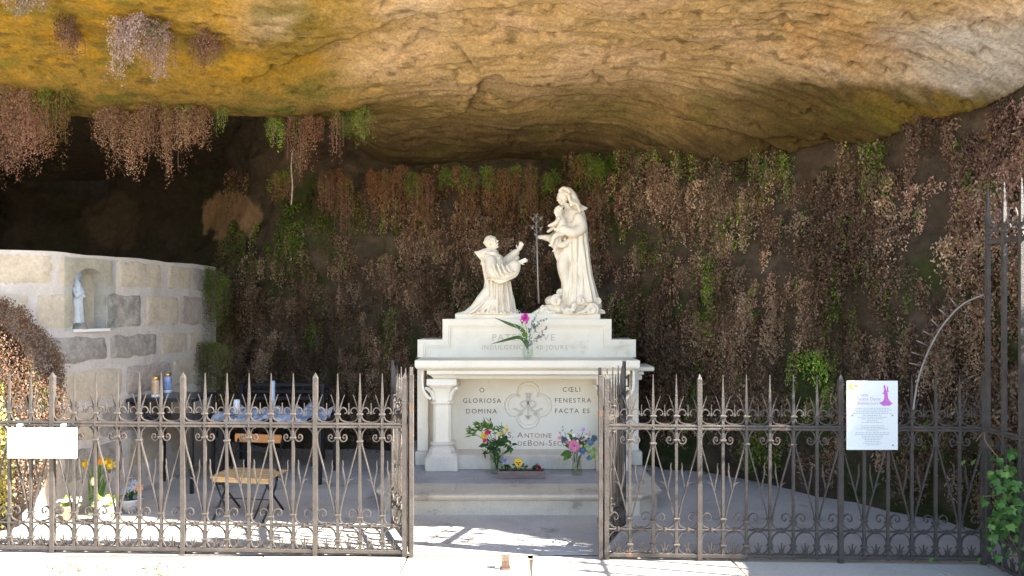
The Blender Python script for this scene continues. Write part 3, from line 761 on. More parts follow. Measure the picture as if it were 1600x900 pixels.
def mir(P, c=0.): return [(2*c-x, z) for x, z in P]
def picket(top=1.18):
    def f():
        mb = MB(); w = .0085
        mb.box((-w, -w, .0), (w, w, top-.20)); mb.add([(-w, -w, top-.2), (w, -w, top-.2), (w, w, top-.2), (-w, w, top-.2), (-.0022, -.0022, top), (.0022, -.0022, top), (.0022, .0022, top), (-.0022, .0022, top)],
            [(0, 1, 5, 4), (1, 2, 6, 5), (2, 3, 7, 6), (3, 0, 4, 7), (4, 5, 6, 7)]); return mb
    return f
def post(top=1.185, w=.0145):
    def f():
        mb = MB(); mb.box((-w, -w, -.02), (w, w, top-.035)); mb.add([(-w, -w, top-.035), (w, -w, top-.035), (w, w, top-.035), (-w, w, top-.035), (0, 0, top)], [(0, 1, 4), (1, 2, 4), (2, 3, 4), (3, 0, 4)])
        return mb
    return f
def upper_scroll():
    m = SP/2; P = sp2([(m, .861), (.045, .864), (.022, .876), (.011, .900), (.011, .925), (.020, .946), (.036, .955), (.052, .948), (.060, .932), (.056, .918), (.046, .920)])
    mb = MB(); tp = lambda t: 1-.35*t**3
    mb.ribbon(P, .0065, .013, taper=tp); mb.ribbon(mir(P, m), .0065, .0125, .0002, taper=tp)
    mb.ribbon([(m, .916), (m, .94), (m, .985)], .006, .008, taper=lambda t: 1-.5*t); mb.box((m-.006, -.006, .912), (m+.006, .006, .93)); return mb
def flame_leaf():
    mb = MB()
    for s in (-1, 1):
        P = sp2([(s*.010, .905), (s*.013, .935), (s*.020, .965), (s*.031, 1.0), (s*.046, 1.04)], 4)
        mb.ribbon(P, .0085, .007, taper=lambda t: (.7+.9*t if t < .4 else 1.06-.85*(t-.4)/.6))
    return mb
def collar(z, w=.021, h=.0065, d=.017):
    def f():
        mb = MB(); mb.box((-w, -d, z-h), (w, d, z+h), bev=.003); return mb
    return f
def lyre_side(s):
    P = sp2([(.050, .762), (.042, .752), (.036, .762), (.042, .777), (.055, .774), (.061, .756), (.052, .738), (.034, .734), (.018, .746), (.012, .768), (.016, .795), (.036, .822), (.066, .833), (.10, .824), (.126, .795), (.136, .755), (.134, .72), (.122, .67), (.10, .59), (.075, .50), (.052, .415), (.030, .33), (.015, .262), (.013, .24), (.024, .208), (.048, .192), (SP/2, .190)], 4)
    mb = MB(); mb.ribbon([(s*x, z) for x, z in P], .0068, .0135, taper=lambda t: .55+.45*min(1, t*8)); return mb
def lyre_leaf(s):
    mb = MB(); k = lambda P: [(s*x, z) for x, z in sp2(P, 4)]
    mb.ribbon(k([(.056, .425), (.050, .47), (.040, .52), (.034, .56), (.036, .585), (.033, .612)]), .0075, .008, -.002, taper=lambda t: .75+.5*math.sin(t*math.pi)-.35*t)
    mb.ribbon(k([(.056, .43), (.066, .462), (.080, .482), (.099, .490)]), .0085, .008, -.003, taper=lambda t: .9-.5*t)
    return mb
def base_curl(s):   # springs from the cross bar up beside the bar and curls outward
    P = sp2([(SP/2, .190), (.050, .193), (.028, .206), (.014, .228), (.012, .25), (.022, .276), (.044, .290), (.066, .280), (.072, .258), (.060, .243), (.047, .250), (.048, .262)], 4)
    mb = MB(); mb.ribbon([(s*x, z) for x, z in P], .0065, .013, .0003, taper=lambda t: 1-.4*t**3); return mb
def ring_scroll():
    m = SP/2; P = sp2([(m, .174), (.048, .168), (.024, .148), (.012, .118), (.011, .085), (.018, .055), (.036, .034), (.056, .034), (.065, .050), (.058, .062)], 4)
    mb = MB(); mb.ribbon(P, .0065, .013); mb.ribbon(mir(P, m), .0065, .0125, .0003)
    return mb
def fleur():
    m = SP/2; mb = MB(); mb.ribbon([(m, .025), (m, .06), (m, .102)], .008, .008, taper=lambda t: .8+.6*math.sin(t*2.6)-.5*t)
    for s in (-1, 1): mb.ribbon(sp2([(m+s*.003, .03), (m+s*.010, .055), (m+s*.016, .072), (m+s*.027, .088)], 3), .007, .007, .001, taper=lambda t: 1-.5*t)
    return mb
def clamp():
    m = SP/2; return MB().box((m-.006, -.012, .166), (m+.006, .012, .198), bev=.002)
def rail_mb(L, z, h, d, groove=False):
    def f():
        mb = MB()
        if groove: mb.box((0, -d, z-h), (L, d, z-.003), bev=.002); mb.box((0, -d, z+.003), (L, d, z+h), bev=.002); mb.box((.002, -d+.006, z-.0035), (L-.002, d-.006, z+.0035))
        else: mb.box((0, -d, z-h), (L, d, z+h), bev=.002)
        return mb
    return f
def bay_parts(root, i, L):
    x = i*SP
    put('upper_scroll', upper_scroll, root, x); put('ring_scroll', ring_scroll, root, x); put('fleur', fleur, root, x); put('clamp', clamp, root, x)
def iron_run(root, n, posts, A0=1, heavy_posts=True, first=True, last=True, key=''):
    """n bays; bars at 0..n; posts = indices of heavy posts; lyres stand round bars with index parity A0"""
    L = n*SP
    put('rail#%s%d' % (key, n), rail_mb(L, .84, .017, .013, True), root, name='rail'); put('rail#l%s%d' % (key, n), rail_mb(L, .182, .005, .010), root, name='rail'); put('rail#b%s%d' % (key, n), rail_mb(L, .017, .012, .012), root, name='rail')
    for i in range(n): bay_parts(root, i, L)
    for i in range(n+1):
        x = i*SP; A = (i % 2) == A0
        if i in posts: put('post', post(), root, x)
        else:
            put('picket', picket(), root, x)
            put('rivet', lambda: MB().ell((0, -.016, .84), (.006, .005, .006), None, 8, 5), root, x)
        put('flame_leaf#%d' % 0, flame_leaf, root, x)
        wz = .021 if i not in posts else .024
        if i not in posts:
            put('collar#u', collar(.912), root, x); put('collar#m%d' % A, collar(.757 if A else .735), root, x); put('collar#n%d' % A, collar(.252 if A else .238), root, x); put('collar#r', collar(.085), root, x)
        for s in (-1, 1):
            if (s < 0 and i == 0) or (s > 0 and i == n): continue
            if A: put('lyre_scroll#%d' % s, lambda s=s: lyre_side(s), root, x); put('lyre_leaf#%d' % s, lambda s=s: lyre_leaf(s), root, x)
            else: put('base_curl#%d' % s, lambda s=s: base_curl(s), root, x)
def fy(X): return 4.8-.037*X
ang = math.atan(-.037)
def fence(label, x0, n, posts, A0):
    r_ = thing('iron_fence', label, 'fence', (x0, fy(x0), FZB), rz=ang); iron_run(r_, n, posts, A0); return r_
SPX = SP*math.cos(ang)
lf = fence('long wrought iron fence with scrolls and spikes left of the open gate, in sunlight', -.700-22*SPX, 22, (0, 6, 12, 18, 22), 1)
SPR = .1486
rf = fence('shaded wrought iron fence with scrolls and spikes right of the open gate', .612, 16, (0, 4, 10, 16), 1)
rf.scale = (SPR/SP, 1, 1)
# gate leaves: folded back into the cave
def gate(label, x, y, rz, flip):
    g = thing('iron_gate', label, 'gate', (x, y, FZB+.02), rz=rz)
    n = 4; iron_run(g, n, (0, n), 1, key='g')
    put('stile', lambda: MB().box((-.011, -.011, -.0), (.011, .011, 1.2)), g, -.026); put('stile', lambda: None, g, n*SP+.026)
    put('bottom_plate', lambda: MB().box((0, -.003, .03), (n*SP, .003, .17)), g, 0, m=iron) if False else None
    for i in range(n): put('short_spike', lambda: MB().box((-.006, -.006, .03), (.006, .006, 1.08), taper=0).add([(-.006, -.006, 1.08), (.006, -.006, 1.08), (.006, .006, 1.08), (-.006, .006, 1.08), (0, 0, 1.13)], [(0, 1, 4), (1, 2, 4), (2, 3, 4), (3, 0, 4)]), g, (i+.5)*SP)
    put('lock_box', lambda: MB().box((n*SP-.10, -.022, .855), (n*SP-.015, .022, .965), bev=.004), g, 0)
    for z in (.16, 1.02): put('hinge', lambda: MB().lathe([(.0, 0), (.014, .002), (.014, .07), (.0, .072)], n=8), g, -.045, z)
    return g
gate('open wrought iron gate leaf swung inward at the left of the doorway, bleached by sunlight', -.700+.03, fy(-.7)+.045, R(90+20), 1)
gate('open wrought iron gate leaf swung inward at the right of the doorway, in shade', .612-.03, fy(.612)+.045, R(90-22.5), -1)
for nm, x in (('left', -.655), ('right', .572)):
    o = part('gate_post', MB().box((x-.014, fy(x)-.014, FZ), (x+.014, fy(x)+.014, 1.16), bev=.002), iron)
    tag(o, 'slim square iron hinge post at the %s edge of the doorway' % nm, 'post')

# tall side railing that runs towards the viewer on the right
sr = thing('side_railing', 'tall iron railing with long bars running forward from the right end of the fence', 'railing', (3.0, 4.665, FZB), rz=R(-90+2))
def tall():
    mb = MB(); w = .0115; t = 2.38
    mb.box((-w, -w, 0), (w, w, t-.22)); mb.add([(-w, -w, t-.22), (w, -w, t-.22), (w, w, t-.22), (-w, w, t-.22), (-.003, -.003, t), (.003, -.003, t), (.003, .003, t), (-.003, .003, t)], [(0, 1, 5, 4), (1, 2, 6, 5), (2, 3, 7, 6), (3, 0, 4, 7), (4, 5, 6, 7)]); return mb
ns = 14
put('rail#t1', rail_mb(ns*SP, 2.02, .014, .010), sr, name='rail'); put('rail#t2', rail_mb(ns*SP, .84, .017, .013, True), sr, name='rail'); put('rail#t3', rail_mb(ns*SP, .182, .005, .01), sr, name='rail'); put('rail#t4', rail_mb(ns*SP, .017, .012, .012), sr, name='rail')
for i in range(ns+1):
    x = i*SP; put('tall_bar', tall, sr, x); A = i % 2 == 1
    if i < ns:
        put('upper_scroll', upper_scroll, sr, x, 1.165); put('ring_scroll', ring_scroll, sr, x); put('fleur', fleur, sr, x); put('clamp', clamp, sr, x)
    put('collar#u', collar(.912), sr, x, 1.165); put('collar#r', collar(.085), sr, x); put('collar#m%d' % A, None, sr, x); put('flame_leaf#0', flame_leaf, sr, x, 1.165)
    for s in (-1, 1):
        if (s < 0 and i == 0) or (s > 0 and i == ns): continue
        if A: put('lyre_scroll#%d' % s, None, sr, x); put('lyre_leaf#%d' % s, None, sr, x)
        else: put('base_curl#%d' % s, None, sr, x)
# curved rod with thorns
P = [Pt(1537, 461, 4.70), Pt(1520, 467, 4.72), Pt(1500, 479, 4.74), Pt(1478, 502, 4.76), Pt(1460, 530, 4.76), Pt(1445, 562, 4.74), Pt(1434, 596, 4.70), Pt(1427, 640, 4.66)]
rod = thing('thorned_rod', 'thin curved iron rod set with short thorns arching down from the tall railing', 'guard rod', P[-1])
q = smooth_path(P, 6); galv = mat('pale_iron', (.32, .29, .26), .45, (.22, .18, .15), 20, metal=.3)
part('rod', MB().tube(q, .0062, 6), galv, rod)
for k, (a, b) in enumerate((((1497, 481), (1485, 466)), ((1482, 495), (1467, 483)), ((1467, 511), (1455, 499)), ((1456, 524), (1442, 517)), ((1449, 540), (1432, 532)), ((1441, 556), (1424, 550)), ((1437, 571), (1420, 567)))):
    part('thorn', MB().tube([Pt(*a, 4.75), Pt(*b, 4.73)], [.0065, .0025], 5), galv, rod)
# ------------------------------------------------------------------ signs
white_s = mat('sign_white', (.82, .82, .84), .35, spec=.5)
Y = 4.79
def ypx(px): return (800, )
def sign_at(px0, px1, py0, py1, Y): a = Pt(px0, py1, Y); b = Pt(px1, py0, Y); return a[0], b[0], a[2], b[2]
x0, x1, z0, z1 = sign_at(11, 120, 668, 716, 4.87)
sg = thing('blank_sign', 'blank white metal plate hung from the left fence by two hooks', 'sign', ((x0+x1)/2, 4.87, z0))
part('plate', MB().box((x0, 4.87, z0), (x1, 4.874, z1), bev=.001), white_s, sg)
for u in (.17, .80):
    hx = x0+(x1-x0)*u; part('hook', MB().box((hx-.012, 4.866, z1-.004), (hx+.012, 4.869, z1+.022)).box((hx-.012, 4.8695, z1+.010), (hx+.012, 4.892, z1+.022)), white_s, sg)
YS = 4.64
x0, x1, z0, z1 = sign_at(1323, 1403, 595, 703, YS)
W_, H_ = x1-x0, z1-z0
ps = thing('notice_board', 'white printed notice panel with purple statue drawing wired to the right fence', 'sign', ((x0+x1)/2, YS, z0))
part('panel', MB().box((x0, YS, z0), (x1, YS+.005, z1), bev=.001), mat('notice_white', (.74, .79, .80), .3, (.80, .82, .80), 3, spec=.5), ps)
ink = mat('ink_grey', (.30, .36, .45), .6); inkt = mat('ink_title', (.50, .40, .52), .6); pur = mat('ink_purple', (.42, .08, .46), .6, (.62, .22, .60), 60); yel = mat('ink_yellow', (.62, .60, .04), .6)
def flat(pts, m, name, y=YS-.0008): return part(name, MB().add([(x0+u*W_, y, z1-v*H_) for u, v in pts], [tuple(range(len(pts)))]), m, ps)
c = (.125, .08); flat([(c[0]+.072*math.cos(a)*1., c[1]+.053*math.sin(a)) for a in [k/20*2*math.pi for k in range(20)]], yel, 'disc_print')
flat([(.10, .045), (.17, .04), (.175, .06), (.135, .065), (.135, .075), (.175, .085), (.18, .11), (.13, .125), (.09, .115), (.095, .10), (.14, .10), (.145, .092), (.10, .088)], white_s, 'disc_mark', YS-.0014)
fig = [(.63, .325), (.66, .31), (.70, .30), (.72, .27), (.735, .22), (.72, .19), (.685, .175), (.72, .17), (.73, .12), (.715, .09), (.735, .05), (.75, .065), (.76, .11), (.775, .15), (.785, .10), (.795, .07), (.81, .09), (.805, .13), (.82, .155), (.795, .165), (.80, .20), (.81, .26), (.84, .285), (.86, .31), (.90, .325), (.86, .345), (.84, .36), (.70, .36), (.67, .34)]
flat(fig, pur, 'statue_print')
for k, (s, v) in enumerate((('La grotte', .225), ('de Notre Dame', .285), ('de Bonsecours', .345))):
    text(s, 1323+80*.09, 595+108*v, YS-.0006, 5.2, inkt, ps, name='lettering', align='LEFT', ext=.0004, sx=.95)
mb = MB(); r3 = random.Random(8)
for v, w in ((.40, .66), (.425, .76), (.45, .62), (.475, .76), (.505, .36), (.53, .58), (.555, .44), (.58, .22), (.605, .42), (.655, .46), (.68, .44), (.70, .62), (.725, .24), (.755, .66), (.78, .68), (.805, .42), (.83, .40), (.855, .32), (.88, .28), (.905, .36), (.93, .26)):
    u = .5-w/2; 
    while u < .5+w/2:
        l = r3.uniform(.02, .06); mb.add([(x0+u*W_, YS-.0008, z1-v*H_), (x0+min(u+l, .5+w/2)*W_, YS-.0008, z1-v*H_), (x0+min(u+l, .5+w/2)*W_, YS-.0008, z1-(v-.007)*H_), (x0+u*W_, YS-.0008, z1-(v-.007)*H_)], [(0, 1, 2, 3)]); u += l+.012
part('small_print', mb, ink, ps, kind='stuff')
for u, v in ((.11, .50), (.89, .50), (.90, .93)):
    part('rivet', MB().ell((x0+u*W_, YS-.001, z1-v*H_), (.006, .003, .005), None, 8, 5), mat('steel', (.35, .35, .36), .35, metal=1.), ps)
for u in (.11, .89): part('fixing_strap', MB().box((x0+u*W_-.008, YS+.0055, z1-.50*H_-.03), (x0+u*W_+.008, YS+.06, z1-.50*H_-.01)), iron, ps)

# metal gate stop in the pavement
gx, gy, gz = Pt(790, 885, 4.62)
gs = thing('gate_stop', 'small rusty bent metal gate stop standing in the paving of the doorway', 'gate stop', (gx, 4.60, FZ))
rust = mat('rusty_steel', (.12, .085, .065), .6, (.22, .13, .08), 30, .6, 120, metal=.4, lo=.45, hi=.6)
mbs = MB(); cyl = [( -.0 , 0)]
w = .025; prof = [(0, .0), (0, .05), (.008, .075), (.024, .085), (.04, .078), (.046, .06)]
vs = []
for y_, z_ in prof: vs += [(gx-w, 4.60+y_, FZ+z_), (gx+w, 4.60+y_, FZ+z_)]
for y_, z_ in [(y*.75+.006, z*.9) for y, z in prof]: vs += [(gx-w, 4.60+y_, FZ+z_), (gx+w, 4.60+y_, FZ+z_)]
n = len(prof); fs = [(2*i, 2*i+1, 2*i+3, 2*i+2) for i in range(n-1)]+[(2*n+2*i+1, 2*n+2*i, 2*n+2*i+2, 2*n+2*i+3) for i in range(n-1)]+[(2*i, 2*i+2, 2*n+2*i+2, 2*n+2*i) for i in range(n-1)]+[(2*i+1, 2*n+2*i+1, 2*n+2*i+3, 2*i+3) for i in range(n-1)]+[(2*n-2, 2*n-1, 4*n-1, 4*n-2)]
part('bracket', MB().add(vs, fs), rust, gs); part('foot_plate', MB().box((gx-.03, 4.585, FZ-.001), (gx+.03, 4.66, FZ+.006), bev=.002), rust, gs)

# ------------------------------------------------------------------ sculpture: primitives fused by a voxel remesh into one surface
def fuse(name, mb, vox, m, parent, smooth=2, fn=None):
    me = bpy.data.meshes.new(name+'_raw'); off = rootloc(parent)
    me.from_pydata([(a-off.x, b-off.y, c-off.z) for a, b, c in mb.v], [], mb.f); me.update()
    o = bpy.data.objects.new(name, me); COL.objects.link(o)
    r = o.modifiers.new('r', 'REMESH'); r.mode = 'VOXEL'; r.voxel_size = vox
    s = o.modifiers.new('s', 'SMOOTH'); s.factor = .5; s.iterations = smooth
    dg = bpy.context.evaluated_depsgraph_get(); out = bpy.data.meshes.new_from_object(o.evaluated_get(dg)); bpy.data.objects.remove(o); bpy.data.meshes.remove(me)
    out.name = name; out.polygons.foreach_set('use_smooth', [True]*len(out.polygons)); out.materials.clear(); out.materials.append(m)
    return link(name, out, parent)
def loft(mb, rings, n=64, fold=0., nf=9, ph=0., fr=None, cap=True):
    """rings: (centre, rx, ry, fold amount, twist); ring lies in the x-y plane, tilted by optional tilt (about y)"""
    vs = []; m = len(rings)
    for i, rg in enumerate(rings):
        c, rx, ry, fa, tw = rg[:5]; tilt = rg[5] if len(rg) > 5 else 0.
        for k in range(n):
            a = 2*math.pi*k/n
            w = math.sin(nf*a+tw+ph)+.5*math.sin((nf*1.7//1)*a-tw*1.3+2*ph)+.3*math.sin(nf*2.6//1*a+tw)
            f = 1+fa*w
            x, y = rx*f*math.cos(a), ry*f*math.sin(a)
            vs.append((c[0]+x*math.cos(tilt), c[1]+y, c[2]+x*math.sin(tilt)))
    fs = [(i*n+k, i*n+(k+1) % n, (i+1)*n+(k+1) % n, (i+1)*n+k) for i in range(m-1) for k in range(n)]
    if cap: fs += [tuple(range(n-1, -1, -1)), tuple(range((m-1)*n, m*n))]
    return mb.add(vs, fs, True)
def interp_rings(rings, k=4):
    out = []
    for a, b in zip(rings, rings[1:]):
        for i in range(k):
            t = i/k; t2 = t*t*(3-2*t)
            out.append(tuple([tuple(p+(q-p)*t for p, q in zip(a[0], b[0]))]+[p+(q-p)*t for p, q in zip(a[1:], b[1:])]))
    out.append(rings[-1]); return out
def limb(mb, P, rad, n=14): 
    P2 = smooth_path(P, 5); L = len(P); r = np.interp(np.linspace(0, L-1, len(P2)), range(L), rad)
    mb.tube(P2, list(r), n); mb.ell(P2[0], (r[0],)*3); mb.ell(P2[-1], (r[-1],)*3); return mb
def hand(mb, W, D, N, k, curl=.3, spread=.5):   # wrist, direction, palm normal, size
    W, D, N = Vector(W), Vector(D).normalized(), Vector(N).normalized(); N = (N-D*N.dot(D)).normalized(); S_ = D.cross(N)
    M = Matrix((D, S_, N)).transposed()
    mb.ell(W+D*.36*k, (.42*k, .27*k, .13*k), M)
    for i, (o, L) in enumerate(((-.21, .42), (-.07, .50), (.07, .47), (.21, .36))):
        b = W+D*.62*k+S_*o*k; d2 = (D+S_*o*spread).normalized()
        d3 = (d2+N*curl).normalized(); d4 = (d2+N*curl*2.2).normalized()
        p1 = b+d2*L*k*.4; p2 = p1+d3*L*k*.35; p3 = p2+d4*L*k*.3
        mb.tube([b-D*.2*k, b, p1, p2, p3], [.062*k, .066*k, .062*k, .055*k, .042*k], 8)
    t0 = W+D*.18*k-S_*.2*k; t1 = t0+(D*.6-S_*.7+N*.3).normalized()*.26*k; t2 = t1+(D*.9-S_*.3+N*.3).normalized()*.24*k
    mb.tube([t0, t1, t2], [.085*k, .07*k, .05*k], 8); return mb
def head(mb, c, h, face, up, hair=None):
    """c centre, h head height, face direction, up direction"""
    f = Vector(face).normalized(); u = Vector(up).normalized(); f = (f-u*f.dot(u)).normalized(); s = u.cross(f)
    M = Matrix((f, s, u)).transposed(); c = Vector(c); P = lambda a, b, d: c+M @ Vector((a*h, b*h, d*h))
    mb.ell(P(-.04, 0, .08), (.41*h, .335*h, .40*h), M, 18, 12)     # skull
    mb.ell(P(.10, 0, -.16), (.25*h, .24*h, .33*h), M, 16, 10)      # jaw and face
    mb.ell(P(.25, 0, -.40), (.10*h, .10*h, .08*h), M)              # chin
    mb.tube([P(.33, 0, .06), P(.40, 0, -.04), P(.445, 0, -.12)], [.035*h, .05*h, .065*h], 8)   # nose
    mb.ell(P(.355, 0, -.235), (.06*h, .10*h, .028*h), M); mb.ell(P(.35, 0, -.285), (.055*h, .085*h, .03*h), M)   # lips
    for b in (-1, 1):
        mb.tube([P(.36, b*.04, .09), P(.36, b*.14, .115), P(.28, b*.25, .07)], [.03*h, .04*h, .03*h], 8)   # brow
        mb.ell(P(.29, b*.13, .02), (.07*h, .07*h, .045*h), M); mb.ell(P(.26, b*.18, -.13), (.09*h, .08*h, .10*h), M)
        mb.ell(P(-.02, b*.335, -.03), (.07*h, .035*h, .11*h), M)   # ear
    return P, M
statue_m = mat('statue_stone', (.83, .76, .62), .6, (.74, .655, .52), 5, .15, 60, fine=.05, spot=((.50, .43, .33), 5, .62, .76), spec=.3)
YF = 7.08
q = lambda px, py, dy=0.: Pt(px, py, YF)[0:1]+(YF+dy,)+Pt(px, py, YF)[2:3]
k = YF/F   # metres per pixel here
plz_ = plz
# --- standing woman with child
ms = thing('standing_statue', 'white stone statue of a robed woman holding a child, standing on carved clouds', 'statue', (q(900, 490)[0], YF, plz))
mb = MB()
rg = [(q(904, 478), 31*k, 22*k, .05, 0), (q(905, 462), 27*k, 20*k, .07, .2), (q(902, 440), 22*k, 17*k, .085, .5), (q(898, 415), 20*k, 15*k, .08, .8), (q(893, 392), 20*k, 14*k, .07, 1.1),
      (q(891, 370), 19*k, 13*k, .05, 1.4), (q(891, 352), 18*k, 13*k, .03, 1.5), (q(893, 340), 19*k, 14*k, .02, 1.5), (q(893, 331), 15*k, 12*k, .0, 1.5), (q(889, 325), 6.5*k, 6.5*k, 0, 1.5), (q(885, 318), 6*k, 6*k, 0, 1.5)]
loft(mb, interp_rings(rg), 96, nf=11)
# left knee pushing the robe forward
limb(mb, [q(889, 385, -.04), q(879, 412, -.07), q(884, 440, -.05), q(890, 466, -.04)], [9*k, 10*k, 8*k, 9*k])
# mantle: back sweep from the shoulder to the base
rg = [(q(917, 472), 19*k, 24*k, .09, 0), (q(916, 455), 15*k, 21*k, .10, .3), (q(912, 430), 12.5*k, 19*k, .10, .6), (q(909, 400), 11.5*k, 18*k, .09, .8), (q(906, 370), 12*k, 17*k, .07, 1), (q(905, 350), 12*k, 16*k, .05, 1.2), (q(903, 338), 10*k, 13*k, .03, 1.2), (q(899, 331), 6*k, 8*k, 0, 1.2)]
loft(mb, interp_rings(rg), 72, nf=9, ph=1.)
# mantle panel falling in front from the forearm, ending in a point
def panel(mb, top, pts, th, n=9, wav=.006):
    # pts: rows of (left px, right px, py, dy)
    rows = []
    P = interp_rings([((a, b, c), d) for a, b, c, d in pts], 5)
    for (a, b, c), d in P:
        row = []
        for i in range(n):
            t = i/(n-1); row.append(Vector(q(a+(b-a)*t, c, d+wav*math.sin(i*2.4+c*.03)*1.)))
        rows.append(row)
    m = len(rows); vs = [p for r in rows for p in r]+[p+Vector((0, th, 0)) for r in rows for p in r]; o = m*n; fs = []
    for i in range(m-1):
        for j in range(n-1): a = i*n+j; fs += [(a, a+1, a+n+1, a+n), (o+a, o+a+n, o+a+n+1, o+a+1)]
    for i in range(m-1): fs += [(i*n, (i+1)*n, o+(i+1)*n, o+i*n), (i*n+n-1, o+i*n+n-1, o+(i+1)*n+n-1, (i+1)*n+n-1)]
    for j in range(n-1): fs += [(j, o+j, o+j+1, j+1), ((m-1)*n+j, (m-1)*n+j+1, o+(m-1)*n+j+1, o+(m-1)*n+j)]
    return mb.add(vs, fs, True)
panel(mb, 0, [(884, 908, 350, -.115), (886, 909, 370, -.12), (886, 909, 390, -.115), (888, 908, 405, -.105), (894, 907, 418, -.10), (900, 906, 431, -.10)], .05, wav=.010)
for a, b, c in ((888, 352, -.11), (896, 347, -.115), (904, 345, -.10), (911, 350, -.07)):   # long ridges of the mantle
    limb(mb, [q(a, b, c), q(a+2, b+30, c-.01), q(a+3, b+62, c)], [2.2*k, 2.4*k, 1.2*k], 8)
for a0, a1, yb_, c in ((886, 879, 466, -.06), (893, 889, 470, -.085), (900, 897, 472, -.10), (907, 908, 474, -.10), (914, 921, 474, -.07), (918, 929, 474, -.02), (880, 872, 408, -.05)):
    limb(mb, [q(a0, 400 if yb_ > 420 else 372, c+.01), q((a0+a1)/2, 435 if yb_ > 420 else 390, c-.01), q(a1, yb_, c-.02)], [1.6*k, 2.3*k, 2.8*k], 8)
# shoulders and arms
limb(mb, [q(903, 343, -.09), q(906, 358, -.13), q(893, 366, -.17), q(877, 361, -.18)], [9*k, 9.5*k, 8.5*k, 6*k])     # near arm under the mantle, holding the child
hand(mb, q(872, 362, -.17), (-1, -.1, .12), (0, 1, .3), 8.5*k, .5)
limb(mb, [q(884, 345, .06), q(874, 362, .05), q(862, 372, -.02), q(850, 372, -.06)], [8*k, 7.5*k, 6.5*k, 4.2*k])       # far arm reaching out
hand(mb, q(850, 372, -.06), (-1, -.1, .05), (.1, 1, -.2), 11*k, .9)
# cloth swag under the child
limb(mb, [q(859, 376, -.06), q(868, 383, -.11), q(880, 384, -.12), q(890, 376, -.11)], [4*k, 5*k, 5*k, 4*k], 10)
for i in range(4): limb(mb, [q(860+i*7, 374, -.11), q(862+i*7, 388-abs(i-1.5), -.12)], [2*k, 2*k], 8)
limb(mb, [q(866, 380, -.09), q(870, 398, -.07), q(874, 412, -.05)], [5*k, 5*k, 3*k], 10)
# head, veil of hair
P, M = head(mb, q(880, 309, -.01), 25*k, (-1, -.32, -.38), (-.30, 0, 1))
limb(mb, [q(879, 303, 0), q(886, 299, 0), q(893, 306, .0), q(900, 318, .0), q(907, 331, .0), q(913, 345, .0)], [6.5*k, 7.2*k, 7.5*k, 6.6*k, 6*k, 3.5*k])
for j, (dy, dx) in enumerate(((-.075, -5), (-.06, 0), (-.03, 4), (.0, 7))):
    P_ = [q(884+dx*.6+i*4.4+2.2*math.sin(i*1.9+j), 303+i*(4.8-.3*j)+1.2*math.cos(i*2.1+j), dy-.006*math.sin(i*2)) for i in range(7)]
    limb(mb, P_, [2.6*k]*6+[1.5*k], 8)
limb(mb, [q(874, 299, -.04), q(880, 295, -.05), q(888, 300, -.06), q(889, 311, -.06), q(892, 322, -.06)], [2.2*k, 2.6*k, 2.8*k, 2.8*k, 2.4*k], 8)
# child
limb(mb, [q(873, 342, -.13), q(876, 352, -.14), q(874, 365, -.14)], [6*k, 8*k, 8*k])
P, M = head(mb, q(871, 333, -.14), 17*k, (-1, -.5, -.1), (-.1, 0, 1))
for i in range(9): a = i*.7; mb.ell(P(-.2+.25*math.cos(a), .3*math.sin(a), .3+.1*math.sin(3*a)), (.13*17*k,)*3)
limb(mb, [q(871, 345, -.18), q(866, 352, -.20), q(857, 356, -.19)], [3.5*k, 3.2*k, 2.4*k], 10); hand(mb, q(858, 356, -.19), (-1, -.2, -.2), (0, 0, -1), 5.5*k)
limb(mb, [q(873, 345, -.08), q(864, 357, -.10), q(856, 363, -.10)], [3.3*k, 3*k, 2.2*k], 10); hand(mb, q(857, 363, -.10), (-1, -.2, -.3), (0, 0, -1), 5.5*k)
limb(mb, [q(876, 368, -.18), q(865, 372, -.20), q(860, 384, -.19)], [4.5*k, 4*k, 2.6*k], 10)
limb(mb, [q(874, 370, -.12), q(868, 378, -.14), q(866, 392, -.12)], [4.5*k, 4*k, 2.6*k], 10); mb.ell(q(859, 386, -.2), (4*k, 2*k, 1.8*k)); mb.ell(q(865, 394, -.13), (4*k, 2*k, 1.8*k))
fuse('figure', mb, .0048, statue_m, ms, 1)
# clouds underfoot
mb = MB(); rc = random.Random(12)
for px, py, dy, r in [(900, 480, 0, 24), (872, 482, -.02, 18), (925, 478, 0, 16), (850, 490, 0, 10), (882, 462, .02, 12), (915, 466, .03, 13), (862, 470, 0, 11), (930, 490, -.02, 11), (905, 492, -.05, 16)]:
    mb.ell(q(px, py, dy), (r*k, min(r, 20)*k*1.05, r*k*.75))
for px, py, dy, r, tn in [(868, 470, -.13, 9, 1.6), (884, 488, -.16, 8, 1.5), (922, 483, -.13, 10, 1.7), (850, 484, -.09, 7, 1.4), (932, 470, -.07, 7, 1.4), (906, 470, -.13, 7, 1.5), (861, 492, -.12, 6, 1.3), (936, 490, -.07, 7, 1.4), (914, 494, -.17, 6, 1.3), (874, 458, -.07, 6, 1.2), (896, 494, -.17, 6, 1.2)]:
    pts = []; c = q(px, py, dy)
    for i in range(26):
        a = i/25*tn*2*math.pi+px; rr_ = r*(1-.75*i/25)*k; pts.append((c[0]+rr_*math.cos(a), c[1]-r*k*.42-.02*i/25, c[2]+rr_*math.sin(a)))
    mb.tube(pts, [r*.25*k]*26, 8); mb.ell(c, (r*k*.95, r*k*.55, r*k*.9))
    mb.tube(pts, [r*.25*k]*26, 8)
P, M = head(mb, q(895, 479, -.17), 15*k, (-.2, -1, .0), (0, 0, 1)); 
for i in range(10): a = i*.6; mb.ell(P(-.1, .34*math.cos(a), .12+.34*abs(math.sin(a))), (.1*15*k,)*3)
